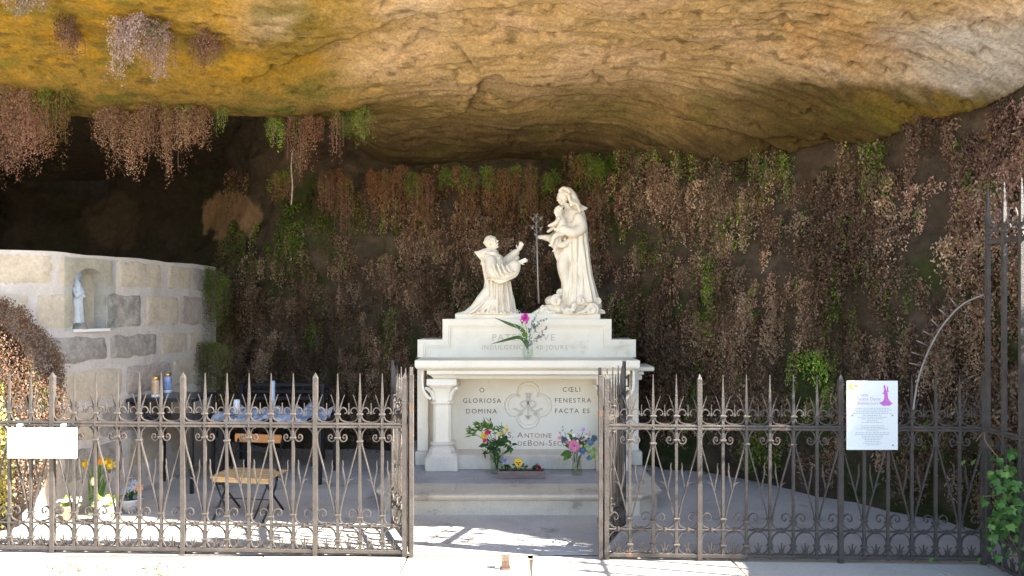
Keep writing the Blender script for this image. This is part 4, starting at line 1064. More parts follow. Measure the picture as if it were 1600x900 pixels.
for s_ in (-1, 1): limb(mb, [q(895+s_*6, 489, -.18), q(895+s_*15, 486, -.17), q(895+s_*21, 479, -.15)], [3*k, 3.4*k, 1.5*k], 8)
mb.add([q(828, 497, -.10), q(850, 477, -.10), q(860, 476, -.10), q(860, 497, -.10), q(828, 497, .10), q(850, 477, .10), q(860, 476, .10), q(860, 497, .10)], [(0, 1, 2, 3), (7, 6, 5, 4), (0, 4, 5, 1), (1, 5, 6, 2), (2, 6, 7, 3), (3, 7, 4, 0)])
for i in range(5): limb(mb, [q(832+i*5, 494-i*3.2, -.12), q(842+i*4, 494-i*1.5, -.13)], [1.6*k, 1.4*k], 8)
zc = plz-.0005
mb.v = [(a, b, max(c_, zc-.004)) for a, b, c_ in mb.v]
fuse('cloud_base', mb, .006, statue_m, ms, 1)
# --- kneeling monk
YK = 7.05; q = lambda px, py, dy=0.: Pt(px, py, YK)[0:1]+(YK+dy,)+Pt(px, py, YK)[2:3]; k = YK/F
mk = thing('kneeling_statue', 'white stone statue of a kneeling monk in hooded habit raising both hands', 'statue', (q(772, 490)[0], YK, plz))
mb = MB()
rg = [(q(776, 492), 31*k, 20*k, .04, 0), (q(777, 484), 27*k, 19*k, .06, .2), (q(777, 468), 24*k, 17*k, .085, .5), (q(777, 452), 20*k, 15*k, .085, .8), (q(776, 438), 17.5*k, 13*k, .06, 1), (q(775, 430), 16.5*k, 12.5*k, .03, 1.2), (q(773, 418), 18*k, 14*k, .03, 1.4), (q(770, 406), 18*k, 15*k, .02, 1.6), (q(767, 399), 14*k, 12*k, 0, 1.6), (q(766, 392), 7*k, 7*k, 0, 1.6), (q(767, 387), 6*k, 6*k, 0, 1.6)]
loft(mb, interp_rings(rg), 96, nf=10, ph=.6)
# hood: open cone standing out behind the neck
limb(mb, [q(770, 398, 0), q(760, 396, 0), q(749, 396, 0), q(744, 394, 0)], [10*k, 9*k, 5*k, 1.5*k])
mb.add([q(740, 393, 0), q(768, 390, -.07), q(768, 390, .07), q(766, 403, -.09), q(766, 403, .09), q(752, 408, -.03), q(752, 408, .03)],
       [(0, 1, 3, 5), (0, 6, 4, 2), (0, 5, 6), (0, 2, 1), (1, 2, 4, 3), (3, 4, 6, 5)])
limb(mb, [q(772, 397, -.08), q(762, 402, -.10), q(756, 408, -.06), q(752, 412, 0)], [3*k, 3.6*k, 3*k, 2*k], 10)
limb(mb, [q(780, 401, -.05), q(772, 397, -.09), q(762, 396, -.08)], [3*k, 3.2*k, 2.5*k], 10)
# scapular hanging down the back
panel_q = q
mb.add([q(751, 404, -.06), q(751, 404, .06), q(760, 452, -.05), q(760, 452, .05), q(758, 404, -.07), q(758, 404, .07), q(764, 452, -.05), q(764, 452, .05)], [(0, 1, 3, 2), (4, 6, 7, 5), (0, 2, 6, 4), (1, 5, 7, 3), (0, 4, 5, 1), (2, 3, 7, 6)])
# train and feet trailing left
for dy in (-.06, .06):
    limb(mb, [q(768, 474, dy), q(752, 482, dy), q(737, 488, dy), q(722, 491, dy)], [14*k, 10*k, 6.5*k, 3.6*k])
    mb.ell(q(718, 491, dy), (5*k, 3.5*k, 3.2*k))
limb(mb, [q(762, 452, -.04), q(752, 468, -.06), q(740, 482, -.06), q(728, 489, -.05)], [6*k, 8*k, 6*k, 4*k], 12)
for i, (a, b) in enumerate((((758, 470), (735, 489)), ((762, 478), (745, 492)), ((768, 470), (760, 493)))):
    limb(mb, [q(*a, -.13), q((a[0]+b[0])/2, (a[1]+b[1])/2+2, -.14), q(*b, -.14)], [2*k, 2.3*k, 2.3*k], 8)
for i in range(12):
    x = 742+i*5.2; limb(mb, [q(x, 491-abs(math.sin(i*1.3))*3, -.13-.02*math.sin(i)), q(x+4, 493, -.15)], [2.5*k, 2.3*k], 8)
for a, b, c_ in ((763, 762, -.09), (769, 768, -.115), (777, 777, -.13), (785, 786, -.115), (791, 796, -.08), (797, 801, -.03)):
    limb(mb, [q(a, 440, c_+.02), q((a+b)/2+.5, 465, c_), q(b, 489, c_-.01)], [1.5*k, 2.1*k, 2.4*k], 8)
# rope belt with hanging cord
limb(mb, [q(759, 435, -.02), q(765, 437, -.09), q(776, 438, -.115), q(788, 436, -.08), q(792, 435, -.02)], [1.6*k]*5, 8)
limb(mb, [q(785, 438, -.10), q(785, 455, -.125), q(785, 476, -.14)], [1.1*k]*3, 8)
for z in (447, 460, 471): mb.ell(q(785, z, -.135), (2*k, 2*k, 1.8*k))
# arms with wide sleeves
def sleeve(mb, P, r, op=1.0):
    limb(mb, P, r, 16)
sleeve(mb, [q(767, 409, -.10), q(770, 424, -.15), q(781, 430, -.16), q(793, 424, -.16), q(803, 414, -.15)], [9.5*k, 10*k, 9.5*k, 9*k, 6.5*k])
limb(mb, [q(775, 430, -.15), q(790, 430, -.15), q(801, 423, -.15), q(804, 417, -.15)], [9*k, 10*k, 10.5*k, 9.5*k], 16)
limb(mb, [q(770, 436, -.15), q(782, 441, -.16), q(796, 436, -.16), q(807, 430, -.16), q(811, 418, -.16)], [3*k, 3.4*k, 3*k, 2.2*k, 2*k], 10)
for i in range(4): limb(mb, [q(771+i*7, 414+i, -.22), q(776+i*7, 428-i, -.235), q(781+i*7, 434-i*2.4, -.22)], [1.6*k, 2*k, 1.5*k], 8)
limb(mb, [q(804, 415, -.15), q(812, 411, -.15)], [4.2*k, 3.4*k], 10)
hand(mb, q(811, 411.5, -.15), (1, -.15, .35), (.1, 1, .1), 12.5*k, .35, .5)
sleeve(mb, [q(778, 404, .07), q(786, 410, .10), q(797, 402, .09), q(806, 394, .07)], [8*k, 8*k, 7.5*k, 6*k])
limb(mb, [q(784, 418, .10), q(797, 412, .09), q(808, 402, .08)], [4.5*k, 4.5*k, 4*k], 10)
limb(mb, [q(806, 394, .07), q(811, 389, .05)], [3.4*k, 3*k], 10)
hand(mb, q(810.5, 391, .05), (.42, -.1, 1), (-.2, -1, .1), 14*k, .15, .9)
P, M = head(mb, q(767.5, 379, 0), 25*k, (1, -.28, .42), (-.42, 0, 1))
for i in range(18):    # fringe of hair round the tonsure
    a = i/18*2*math.pi; mb.ell(P(-.04+.37*math.cos(a), .32*math.sin(a), .17+.03*math.sin(5*a)), (.085*25*k, .085*25*k, .075*25*k))
mb.v = [(a, b, max(c_, zc-.004)) for a, b, c_ in mb.v]
fuse('figure', mb, .0048, statue_m, mk, 1)
# --- iron lily staff
YL = YF-.09
st = thing('lily_staff', 'tall thin grey metal staff topped with lilies held in the hand of the standing statue', 'staff', Pt(842, 474, YL))
stm = mat('staff_iron', (.30, .275, .25), .4, metal=.4)
part('rod', MB().tube([Pt(842, 474, YL), Pt(840, 420, YL), Pt(838, 345, YL)], .0078, 8), stm, st)
for (a, b) in ((838, 338), (832, 356), (845, 358), (845, 342), (833, 343), (838, 350)):
    mb = MB(); c = Vector(Pt(a, b, YL)); mb.tube([Pt(838, b+8, YL), c], .002, 5)
    for i in range(5):
        an = i/5*2*math.pi; d = Vector((math.cos(an)*.8, math.sin(an)*.8, .8)); mb.leaf(c, d, .052, .026, d.cross(Vector((-d.y, d.x, 0))), .3)
    mb.ell(c, (.011, .011, .013), None, 8, 6); part('lily', mb, stm, st)
mb = MB(); 
for i in range(10): mb.leaf(Pt(838.5, 345+i*4, YL), (random.choice((-1, 1))*.8, random.uniform(-.5, .5), .9), .04, .012)
part('leaf', mb, stm, st, kind='stuff')
# niche statue behind the pane
sc_ = s_of_px(128); c = BW(sc_, nzb+.004, -.065)
nsx = thing('niche_statue', 'small painted statue in white robe and blue mantle behind glass in the wall niche', 'statue', c)
kk = 6.1/F
def nq(dx, dz, dd=0.): p = BW(sc_+dx, nzb+.004+dz, -.065+dd); return p
mb = MB(); wr = mat('robe_white', (.70, .70, .74), .5, (.6, .6, .62), 20)
rg = [(nq(0, .0), .062, .055, .05, 0), (nq(0, .12), .055, .05, .06, .5), (nq(0, .25), .05, .042, .05, 1), (nq(0, .33), .048, .038, .03, 1.3), (nq(0, .38), .03, .025, 0, 1.3), (nq(-.002, .40), .014, .014, 0, 1.3)]
loft(mb, interp_rings(rg, 3), 32, nf=8); head(mb, nq(-.002, .43), .07, (.3, -1, 0), (0, 0, 1))
limb(mb, [nq(.03, .33, .02), nq(.03, .27, .05), nq(0, .30, .06)], [.018, .016, .010], 8); limb(mb, [nq(-.04, .33, .02), nq(-.035, .27, .05), nq(-.004, .30, .06)], [.018, .016, .010], 8)
hand(mb, nq(0, .295, .062), (0, -.2, 1), (0, 1, 0), .028)
fuse('robe', mb, .005, wr, nsx, 1)
mb = MB(); rg = [(nq(.035, .0, -.025), .045, .055, .05, 0), (nq(.032, .15, -.025), .040, .05, .05, .6), (nq(.025, .30, -.02), .035, .045, .03, 1), (nq(.012, .40, -.015), .03, .038, .0, 1), (nq(.006, .46, -.008), .034, .036, 0, 1), (nq(.002, .50, 0), .01, .01, 0, 1)]
loft(mb, interp_rings(rg, 3), 32, nf=7); fuse('mantle', mb, .005, mat('mantle_blue', (.40, .50, .68), .5, (.16, .25, .48), 9, lo=.5, hi=.6), nsx, 1)
part('pedestal', MB().lathe([(.07, -.003), (.07, .012), (.055, .03), (.04, .05)], nq(0, 0, .03), 14), mat('block_grey'), nsx)
# ------------------------------------------------------------------ dried ferns
fern_m = leafmat('fern_leaf', tl=.2, rough=.75)
stem_m = mat('dry_stem', (.10, .06, .04), .8, (.16, .10, .06), 20)
def strands(root, out, L, reach, nl, size, spread, col, seed=0, green=0.):
    """hanging fronds: root (n,3), out (n,2) outward, L length, reach, nl leaves each -> verts, colours"""
    g = np.random.default_rng(seed); n = len(root)
    t = (np.arange(nl)+g.random((n, nl)))/nl
    L = np.broadcast_to(L, (n,))[:, None]; reach = np.broadcast_to(reach, (n,))[:, None]; spread = np.broadcast_to(spread, (n,))[:, None]
    o = reach*(1-np.exp(-3*t)); sway = (g.random((n, 1))-.5)*.10*t*L/.3
    px = root[:, 0:1]+out[:, 0:1]*o-out[:, 1:2]*sway; py = root[:, 1:2]+out[:, 1:2]*o+out[:, 0:1]*sway; pz = root[:, 2:3]+reach*.35*np.sin(t*3)*(t < .8)-L*t**1.25
    w = spread*(.35+1.0*np.sin(np.pi*np.clip(t*.85+.1, 0, 1)))
    C = np.stack([px, py, pz], -1)+(g.random((n, nl, 3))-.5)*w[..., None]*2*np.array([1, 1, .7])
    C = C.reshape(-1, 3); m = len(C)
    d = g.normal(size=(m, 3)); d[:, 2] -= 1.5; d /= np.linalg.norm(d, axis=1)[:, None]
    s = g.normal(size=(m, 3)); s -= d*(s*d).sum(1)[:, None]; s /= np.linalg.norm(s, axis=1)[:, None]
    sz = np.repeat(np.broadcast_to(size, (n,)), nl)*(.6+.8*g.random(m)); sz = sz[:, None]
    V = np.stack([C-d*sz*.6, C+s*sz*.33+d*sz*.05, C+d*sz*.7, C-s*sz*.33+d*sz*.05], 1)
    c = np.repeat(col, nl, 0)*(.82+.36*g.random((m, 1))); c = c*(1+(g.random((m, 3))-.5)*.12)
    return V.reshape(-1, 3), np.repeat(c, 4, 0)
BR = np.array([(.235, .16, .11), (.17, .108, .072), (.29, .215, .16), (.12, .075, .05)])
PK = np.array([(.27, .155, .12), (.22, .115, .09), (.31, .205, .16)])
GR = np.array([(.12, .21, .02), (.20, .27, .03), (.08, .15, .02)])
def wall_mass():
    g = np.random.default_rng(42); N = 6300
    s0 = float(np.interp(0, [0], [0])); 
    i0 = np.argmin(np.hypot(WX+3.9, WY-9.7)); i1 = np.argmin(np.hypot(WX-4.2, WY-4.36))
    s = g.uniform(WS[i0], WS[i1], N); z = g.uniform(.22, 3.45, N)
    x, y, nx, ny = wall_at(s, z)
    px = 800+x/y*F; py = HOR-(z-CAMZ)/y*F
    # clumps: columns of growth, broken along the height
    colm = fbm(s*4.2, z*.9, 0, 3, 201); brk = fbm(s*2.2, z*2.6, 0, 3, 203); big = fbm(s*.8, z*.9, 0, 2, 205)
    d = .5+(colm-.5)*2.4+(brk-.5)*1.6+(big-.5)*.8
    top = 238+45*sm(980, 840, px)+18*sm(820, 560, px)*0-75*sm(1370, 1440, px)+(fbm(s*3, 0, 0, 3, 207)-.5)*50
    d = d+.35*sm(1380, 1450, px)*sm(300, 240, py)
    d = d*(py > top)
    lft = sm(600, 480, px)*sm(405, 330, py+(brk-.5)*60); d = d*(1-.92*lft)
    ctr = sm(930, 860, px)*sm(380, 320, py)*sm(560, 640, px); d = d*(1-.25*ctr)
    # bare dark gaps seen in the rock face
    for gx_, gy_, rx_, ry_ in ((1010, 345, 55, 22), (1030, 372, 40, 14), (965, 415, 14, 45), (1300, 262, 60, 16), (1085, 700, 60, 45), (1480, 772, 60, 26), (850, 380, 40, 80), (1250, 520, 20, 30), (365, 340, 50, 46), (1170, 420, 14, 30), (1345, 690, 30, 20)):
        d = d*(1-.95*np.exp(-(((px-gx_)/rx_)**2+((py-gy_)/ry_)**2)**2))
    low = sm(700, 760, py)*sm(1000, 1100, px)*sm(1500, 1300, px); d = d*(1-.5*low)
    keep = g.random(N) < np.clip(np.where((py > top) & (lft < .5), np.maximum(d*1.25, .16), d*1.25), 0, 1); s, z, x, y, nx, ny, px, py, colm, brk = [a[keep] for a in (s, z, x, y, nx, ny, px, py, colm, brk)]
    T = 10; nt = len(s); rad = .035+.075*g.random(nt)*(y/7); tl = .16+.26*g.random(nt)+.10*sm(.5, .7, colm); tr_ = .04+.20*sm(.38, .68, colm)*g.random(nt)+.07*brk
    ton = .5+.9*g.random(nt); hue = g.integers(0, 4, nt)
    rp = lambda a: np.repeat(a, T)
    u = g.normal(size=nt*T)*.5; u = np.clip(u, -1, 1); s = rp(s)+u*rp(rad); z = rp(z)+(g.random(nt*T)-.5)*.07; L = rp(tl)*(1-.55*np.abs(u))*(.6+.55*g.random(nt*T)); ton = rp(ton)*(.8+.4*g.random(nt*T)); hue = rp(hue)
    reach = rp(tr_)*(1-.5*u*u)*(.45+.65*g.random(nt*T)); x, y, nx, ny = wall_at(s, z); px = 800+x/y*F; py = HOR-(z-CAMZ)/y*F; colm = rp(colm); brk = rp(brk)
    n = len(s); L = np.minimum(L, z-.02)
    c = BR[np.where(g.random(n) < .7, hue, g.integers(0, 4, n))]*np.array((1.05, 1., .88)); pk = .8*sm(1300, 1500, px)*sm(400, 280, py)+.2*g.random(n); c = np.where((g.random(n) < pk*.7)[:, None], PK[g.integers(0, 3, n)], c)
    tn = fbm(s*1.7, z*1.7, 0, 3, 211); c = c*(.70+.75*sm(.35, .65, tn))[:, None]
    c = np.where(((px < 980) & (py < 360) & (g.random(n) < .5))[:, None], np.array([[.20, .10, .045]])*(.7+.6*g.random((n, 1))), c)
    gr = np.zeros(n)
    for gx_, gy_, rx_, ry_, a in ((1230, 262, 60, 18, .95), (1080, 240, 80, 15, .8), (925, 268, 30, 16, .9), (790, 285, 80, 26, .7), (1270, 590, 34, 44, 1.4), (1195, 700, 30, 34, 1.), (1365, 238, 30, 12, .9), (1390, 300, 30, 14, .6),
                              (970, 505, 26, 30, .85), (1100, 600, 14, 30, .7), (345, 500, 26, 90, .75), (330, 600, 20, 60, .7), (1320, 470, 22, 26, .85), (440, 350, 110, 55, .85), (560, 330, 60, 40, .5), (1150, 350, 40, 30, .5), (1110, 440, 20, 60, .5), (1000, 370, 50, 22, .9),
                              (1560, 292, 30, 10, .9), (1345, 445, 30, 20, .6), (610, 512, 14, 30, .6), (490, 520, 12, 14, .9), (1060, 690, 30, 16, .6), (1420, 500, 14, 14, .5), (960, 250, 14, 20, .7), (1450, 690, 40, 20, .4)):
        gr = np.maximum(gr, a*np.exp(-(((px-gx_)/rx_)**2+((py-gy_)/ry_)**2)))
    isg = g.random(n) < gr+.02; cg = GR[g.integers(0, 3, n)]*(.6+.6*g.random((n, 1))); 
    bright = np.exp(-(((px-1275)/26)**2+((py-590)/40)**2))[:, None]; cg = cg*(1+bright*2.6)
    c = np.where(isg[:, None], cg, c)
    sz = .0133+.008*g.random(n)*(y/7)
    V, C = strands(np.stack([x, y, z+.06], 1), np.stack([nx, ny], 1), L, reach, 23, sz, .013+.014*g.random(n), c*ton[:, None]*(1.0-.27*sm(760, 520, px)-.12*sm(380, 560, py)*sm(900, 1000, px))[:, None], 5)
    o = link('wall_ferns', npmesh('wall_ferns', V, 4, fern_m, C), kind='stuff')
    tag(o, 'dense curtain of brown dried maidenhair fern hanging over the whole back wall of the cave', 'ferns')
wall_mass()
def roofY(px, py):
    Y = 6.2
    for _ in range(40):
        X = (px-800)/F*Y; z = float(ceil_z(np.array([X]), np.array([Y]))[0]); Y = .5*Y+.5*min(9, max(4.6, (z-CAMZ)*F/(HOR-py)))
    return Y
def clump(name, label, cat, px0, px1, py0, Y, n, L, palette, spread=.025, size=.016, nl=40, seed=0, green=0., ytop=None, dY=.12, group=None, stems=True, z0=None):
    g = np.random.default_rng(seed+900); u = g.random(n); px = px0+(px1-px0)*u
    YY = Y+(g.random(n)-.5)*2*dY; X = (px-800)/F*YY
    zb = CAMZ-(py0-HOR)/F*YY
    edge = np.clip(np.minimum(u, 1-u)*4, 0, 1)
    Z = zb+(g.random(n)-.3)*.05+(fbm(px*.05, 1., seed, 3, 305)-.5)*.22-(1-edge)*.07*(seed < 20)
    tb = np.floor(px/(9+seed % 5)); hsh = vn(tb*1.37, seed*3.1, 0, 311); h2 = vn(tb*2.11, seed*1.7, 5, 312)
    YY = YY+(hsh-.5)*.16; X = (px-800)/F*YY
    if z0 is None:
        cz = ceil_z(X, YY); Z = cz-.015-g.random(n)*.03
    palette = palette*1.0
    colm = fbm(px*.08, 0, seed, 2, 301); LL = L*(.35+.35*g.random(n)+.75*h2)*(.7+.6*colm)
    an = g.random(n)*6.28; out = np.stack([np.cos(an)*.6, -abs(np.sin(an))], 1)
    c = palette[g.integers(0, len(palette), n)]*(.75+.5*g.random((n, 1)))*(.6+.8*hsh[:, None])
    isg = (g.random(n) < green*.6)|((hsh > 1-green*.8) & (h2 > .4)); c = np.where(isg[:, None], GR[g.integers(0, 3, n)], c); LL = np.where(isg, LL*.45, LL)
    LL = LL*(.55+.45*edge); c = c*.72
    V, C = strands(np.stack([X, YY, Z], 1), out, LL, .05+.05*g.random(n), int(nl*1.9), size*.66, spread, c, seed+1)
    root = thing(name, label, cat, ((px0+px1)/2/F*Y-800/F*Y, Y, float(np.mean(zb))+.05), group)
    off = np.array(tuple(root.location))
    link('fronds', npmesh('fronds', V-off, 4, fern_m, C), root)
    if stems:
        mb = MB()
        for i in range(0, n, max(1, n//14)):
            p = Vector((X[i], YY[i], Z[i]+.03)); mb.tube([p, p+Vector((out[i][0]*.06, out[i][1]*.06, -.04)), p+Vector((out[i][0]*.08, out[i][1]*.08, -LL[i]*.6)), p+Vector((out[i][0]*.08, out[i][1]*.08, -LL[i]*.95))], .0022, 4)
        part('stems', mb, stem_m, root)
    return root
MIX = np.concatenate([BR, PK, PK])
clump('hanging_fern', 'big curtain of rusty dried fern hanging from the roof edge above the block wall', 'fern', 156, 326, 188, 6.42, 210, .44, np.array([(.46, .27, .16), (.40, .21, .12), (.54, .35, .22), (.34, .17, .09)]), seed=1, green=.10, nl=46, size=.015)
clump('hanging_fern', 'huge mass of pinkish dried fern with some green at the top left corner, hanging low', 'fern', -60, 78, 195, 6.3, 280, .60, np.array([(.40, .21, .13), (.34, .17, .11), (.46, .28, .19)]), seed=2, green=.16, nl=46, spread=.035, size=.016, dY=.25)
clump('hanging_fern', 'green and brown bushy fern hanging beside the pinkish mass at the left', 'fern', 74, 116, 205, 6.2, 60, .36, np.array([(.30, .15, .06), (.20, .14, .04)]), seed=3, green=.5, nl=40, spread=.04)
clump('hanging_fern', 'slanting grey pink tuft of dried fern high on the orange part of the roof', 'fern', 182, 225, 38, 5.25, 60, .30, np.array([(.45, .33, .30), (.52, .40, .36)]), seed=4, nl=36)
clump('hanging_fern', 'grey pink dried tuft just right of and below the slanting one', 'fern', 228, 268, 58, 5.35, 60, .36, np.array([(.42, .28, .24), (.48, .35, .30)]), seed=5, nl=36, green=.06)
clump('hanging_fern', 'small dark reddish tuft on the orange roof, right of the grey pink tufts', 'fern', 306, 342, 92, 5.5, 36, .22, np.array([(.24, .12, .08), (.34, .20, .14)]), seed=6, nl=30)
clump('hanging_fern', 'small purplish brown tuft on the orange roof, furthest left', 'fern', 100, 134, 78, 5.4, 32, .22, np.array([(.30, .17, .12), (.22, .12, .08)]), seed=7, nl=30)
clump('hanging_fern', 'thin row of rusty dried fern under the roof ledge left of centre', 'fern', 452, 500, 205, 6.6, 50, .42, np.array([(.26, .12, .06), (.34, .18, .10)]), seed=8, nl=34, green=.08)
clump('hanging_fern', 'thin brown strand of fern with a fresh yellow green top beside the brightest green one', 'fern', 524, 548, 200, 6.6, 26, .46, np.array([(.30, .15, .08), (.36, .19, .10)]), seed=9, nl=34, green=.35)
clump('hanging_fern', 'single bright green fern strand hanging from the roof left of centre', 'fern', 558, 578, 202, 6.6, 22, .34, GR*1.6, seed=10, nl=34)
clump('hanging_fern', 'small yellow green fern sprig under the roof ledge above the far boulder', 'fern', 424, 444, 215, 6.6, 18, .28, GR*1.5, seed=11, nl=30)
clump('hanging_fern', 'tiny green sprig on the roof ledge right of the rusty curtain', 'fern', 342, 352, 205, 6.4, 8, .22, GR*1.6, seed=12, nl=24)
for k, (a, b, py, Y, n, L, gr) in enumerate(((425, 462, 275, 7.7, 40, .30, .5), (505, 520, 280, 7.9, 22, .42, .2), (528, 548, 270, 7.9, 30, .5, .1), (575, 628, 268, 7.8, 70, .52, .12), (640, 668, 268, 7.8, 40, .48, .3), (690, 708, 268, 7.8, 24, .36, .6), (712, 745, 272, 7.7, 50, .42, .55), (752, 812, 266, 7.6, 90, .46, .45), (822, 838, 268, 7.6, 28, .60, .2), (850, 866, 275, 7.6, 20, .3, .8), (896, 945, 255, 7.5, 60, .34, .75))):
    clump('ledge_fern', ('%s fern growing along the ledge behind the statues, %s' % (('rusty brown' if gr < .3 else 'half green half rusty' if gr < .7 else 'mostly green'), ('first', 'second', 'third', 'fourth', 'fifth', 'sixth', 'seventh', 'eighth', 'ninth', 'tenth', 'last')[k]+' from the left')), 'fern', a, b, py, Y, n, L,
          np.array([(.30, .13, .05), (.26, .12, .06), (.36, .18, .08)]), seed=20+k, nl=30, green=gr, spread=.03, size=.019, z0=1, group='ferns along the ledge behind the statues')
clump('hanging_fern', 'sun bleached fern tips hanging from the cave lip at the very top left', 'fern', 18, 76, -8, 4.95, 34, .13, np.array([(.42, .34, .26)]), seed=14, nl=30)
clump('corner_fern', 'green fern growing down the far right end of the block wall', 'fern', 306, 352, 432, 7.9, 150, .55, np.concatenate([GR, GR, BR]), seed=15, nl=40, green=.35, z0=1, spread=.05)
clump('corner_fern', 'lower green and brown fern at the foot of the far end of the block wall', 'fern', 306, 350, 530, 7.7, 130, .60, np.concatenate([GR, BR]), seed=16, nl=40, green=.3, z0=1, spread=.05)
# pale bare root hanging like a cord
rt = part('hanging_root', MB().tube(smooth_path([Pt(457, 235, 7.2), Pt(455, 262, 7.2), Pt(457, 290, 7.2), Pt(455, 320, 7.2)], 4), .006, 6), mat('pale_root', (.42, .37, .33), .8, (.25, .2, .16), 30))
tag(rt, 'pale bare root hanging like a cord above the far left wall', 'root')
# mound of dried fern over the left end of the block wall
def mound(name, label, cx, cy, cz, rx, ry, rz_, n, palette, seed, cat='fern', size=.016, nl=34, green=.05, L=.22, spread=.03):
    g = np.random.default_rng(seed); u = g.random(n)*2*math.pi; v = g.random(n)**.6*math.pi*.62
    d = np.stack([np.sin(v)*np.cos(u), np.sin(v)*np.sin(u), np.cos(v)], 1)
    lump = .75+.5*fbm(d[:, 0]*2.5, d[:, 1]*2.5, d[:, 2]*2.5, 3, seed)
    P = np.stack([cx+rx*d[:, 0]*lump, cy+ry*d[:, 1]*lump, cz+rz_*d[:, 2]*lump], 1)
    c = palette[g.integers(0, len(palette), n)]*(.7+.6*g.random((n, 1))); isg = g.random(n) < green; c = np.where(isg[:, None], GR[g.integers(0, 3, n)]*1.2, c)
    V, C = strands(P, d[:, :2], L*(.5+g.random(n)), .05, nl, size, spread, c, seed)
    root = thing(name, label, cat, (cx, cy, FZ)); link('fronds', npmesh('fronds', V-np.array(tuple(root.location)), 4, fern_m, C), root)
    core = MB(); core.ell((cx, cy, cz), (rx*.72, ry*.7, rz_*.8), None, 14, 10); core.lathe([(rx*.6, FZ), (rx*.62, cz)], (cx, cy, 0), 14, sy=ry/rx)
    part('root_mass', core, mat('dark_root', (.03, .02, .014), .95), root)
    return root
mound('fern_mound', 'rust brown mound of dried fern covering the left end of the block wall', -4.0, 5.5, 1.0, .56, .34, .66, 950, np.array([(.17, .10, .06), (.14, .075, .042), (.21, .14, .10), (.18, .105, .06)]), 61, nl=54, size=.012)
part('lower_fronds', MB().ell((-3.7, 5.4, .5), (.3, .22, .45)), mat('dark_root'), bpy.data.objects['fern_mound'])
V, C = strands(np.stack([-3.72+(rng.random(300)-.5)*.75, 5.25+(rng.random(300)-.5)*.3, .45+rng.random(300)*.5], 1), np.stack([rng.random(300)-.5, -rng.random(300)], 1), .3, .1, 36, .016, .035, BR[rng.integers(0, 4, 300)]*1.2, 77)
link('fronds', npmesh('fronds', V-np.array(tuple(bpy.data.objects['fern_mound'].location)), 4, fern_m, C), bpy.data.objects['fern_mound'])
mound('sunlit_shrub', 'sun bleached yellow green shrub behind the fence at the very left edge', -3.72, 5.08, .62, .20, .16, .50, 260, np.array([(.55, .48, .12), (.42, .40, .10), (.62, .52, .26)]), 63, 'shrub', .024, 30, .1, .3, .05)

# ------------------------------------------------------------------ flowers
grn = leafmat('leaf_green', (.07, .16, .02), (.13, .24, .04)); grn2 = leafmat('leaf_deep', (.04, .10, .02), (.07, .15, .04)); blug = leafmat('leaf_bluegreen', (.16, .26, .30), (.10, .20, .20)); gry = leafmat('leaf_grey', (.30, .33, .30), (.20, .24, .20))
def pm(n, a, b=None): return leafmat('petal_'+n, a, b or tuple(min(1, x*1.15) for x in a), .5, .3)
yel_p = pm('yellow', (.75, .52, .02)); pink_p = pm('pink', (.80, .20, .42), (.85, .38, .55)); mag_p = pm('magenta', (.75, .05, .50), (.85, .15, .62)); lil = pm('lilac', (.55, .35, .70)); wht = pm('white', (.78, .78, .74)); red_p = pm('red', (.35, .01, .03)); rose_p = pm('rose', (.75, .06, .20)); vio = pm('violet', (.22, .15, .62)); lime = pm('lime', (.36, .52, .12), (.50, .66, .26)); org = pm('orange', (.80, .22, .03)); mar = pm('maroon', (.08, .005, .01)); blu_p = pm('blue', (.22, .32, .55), (.30, .42, .62)); cream_p = pm('cream', (.70, .66, .34)); dk = mat('flower_eye', (.22, .06, .04), .8)
vg = glassmat('vase_glass', (.965, .975, .965), .03); wat = glassmat('vase_water', (.90, .94, .88), .02)
def blossom(c, nrm, r, m, parent, n=14, eye=None, layers=2, name='flower', wid=.4, cup=.15):
    nrm = Vector(nrm).normalized(); a = nrm.orthogonal().normalized(); b = nrm.cross(a); mb = MB(); c = Vector(c)
    for l in range(layers):
        for i in range(n):
            t = (i+.5*l)/n*2*math.pi; d = (a*math.cos(t)+b*math.sin(t)+nrm*(cup+.35*l)).normalized(); mb.leaf(c+nrm*.002*l, d, r*(1-.22*l)*random.uniform(.92, 1.05), r*wid, nrm, .12)
    o = part(name, mb, m, parent)
    if eye: part('flower_eye', MB().ell(c+nrm*.003, (r*.2,)*3, None, 8, 6), eye, o)
    return o
def puff(c, r, m, parent, n=46, name='flower'):
    mb = MB(); c = Vector(c)
    for i in range(n):
        d = Vector((random.gauss(0, 1), random.gauss(0, 1)-.3, random.gauss(0, 1)+.3)).normalized(); mb.leaf(c+d*r*.25, d, r*.85, r*.62, None, .35)
    mb.ell(c, (r*.6,)*3, None, 8, 6); return part(name, mb, m, parent)
def stems(base, tops, m, parent, r=.0022, name='stem'):
    for t in tops:
        b = Vector(base)+Vector((random.uniform(-.01, .01), random.uniform(-.01, .01), 0)); t = Vector(t); mid = b.lerp(t, .55); mid.z += (t-b).length*.08; mid.x = b.x+(t.x-b.x)*.35; mid.y = b.y+(t.y-b.y)*.35
        part(name, MB().tube(smooth_path([b, mid, t], 4), r, 5), m, parent)
def leaves(c, n, L, w, m, parent, sp=.05, up=.4, name='leaf', aim=None):
    for i in range(n):
        d = Vector((random.gauss(0, 1), random.gauss(0, .7)-.2, random.gauss(0, .6)+up))
        if aim: d += Vector(aim)
        p = Vector(c)+Vector((random.uniform(-sp, sp), random.uniform(-sp, sp)*.6, random.uniform(-sp, sp)))
        part(name, MB().leaf(p, d, L*random.uniform(.7, 1.2), w, None, .2, seg=4), m, parent)
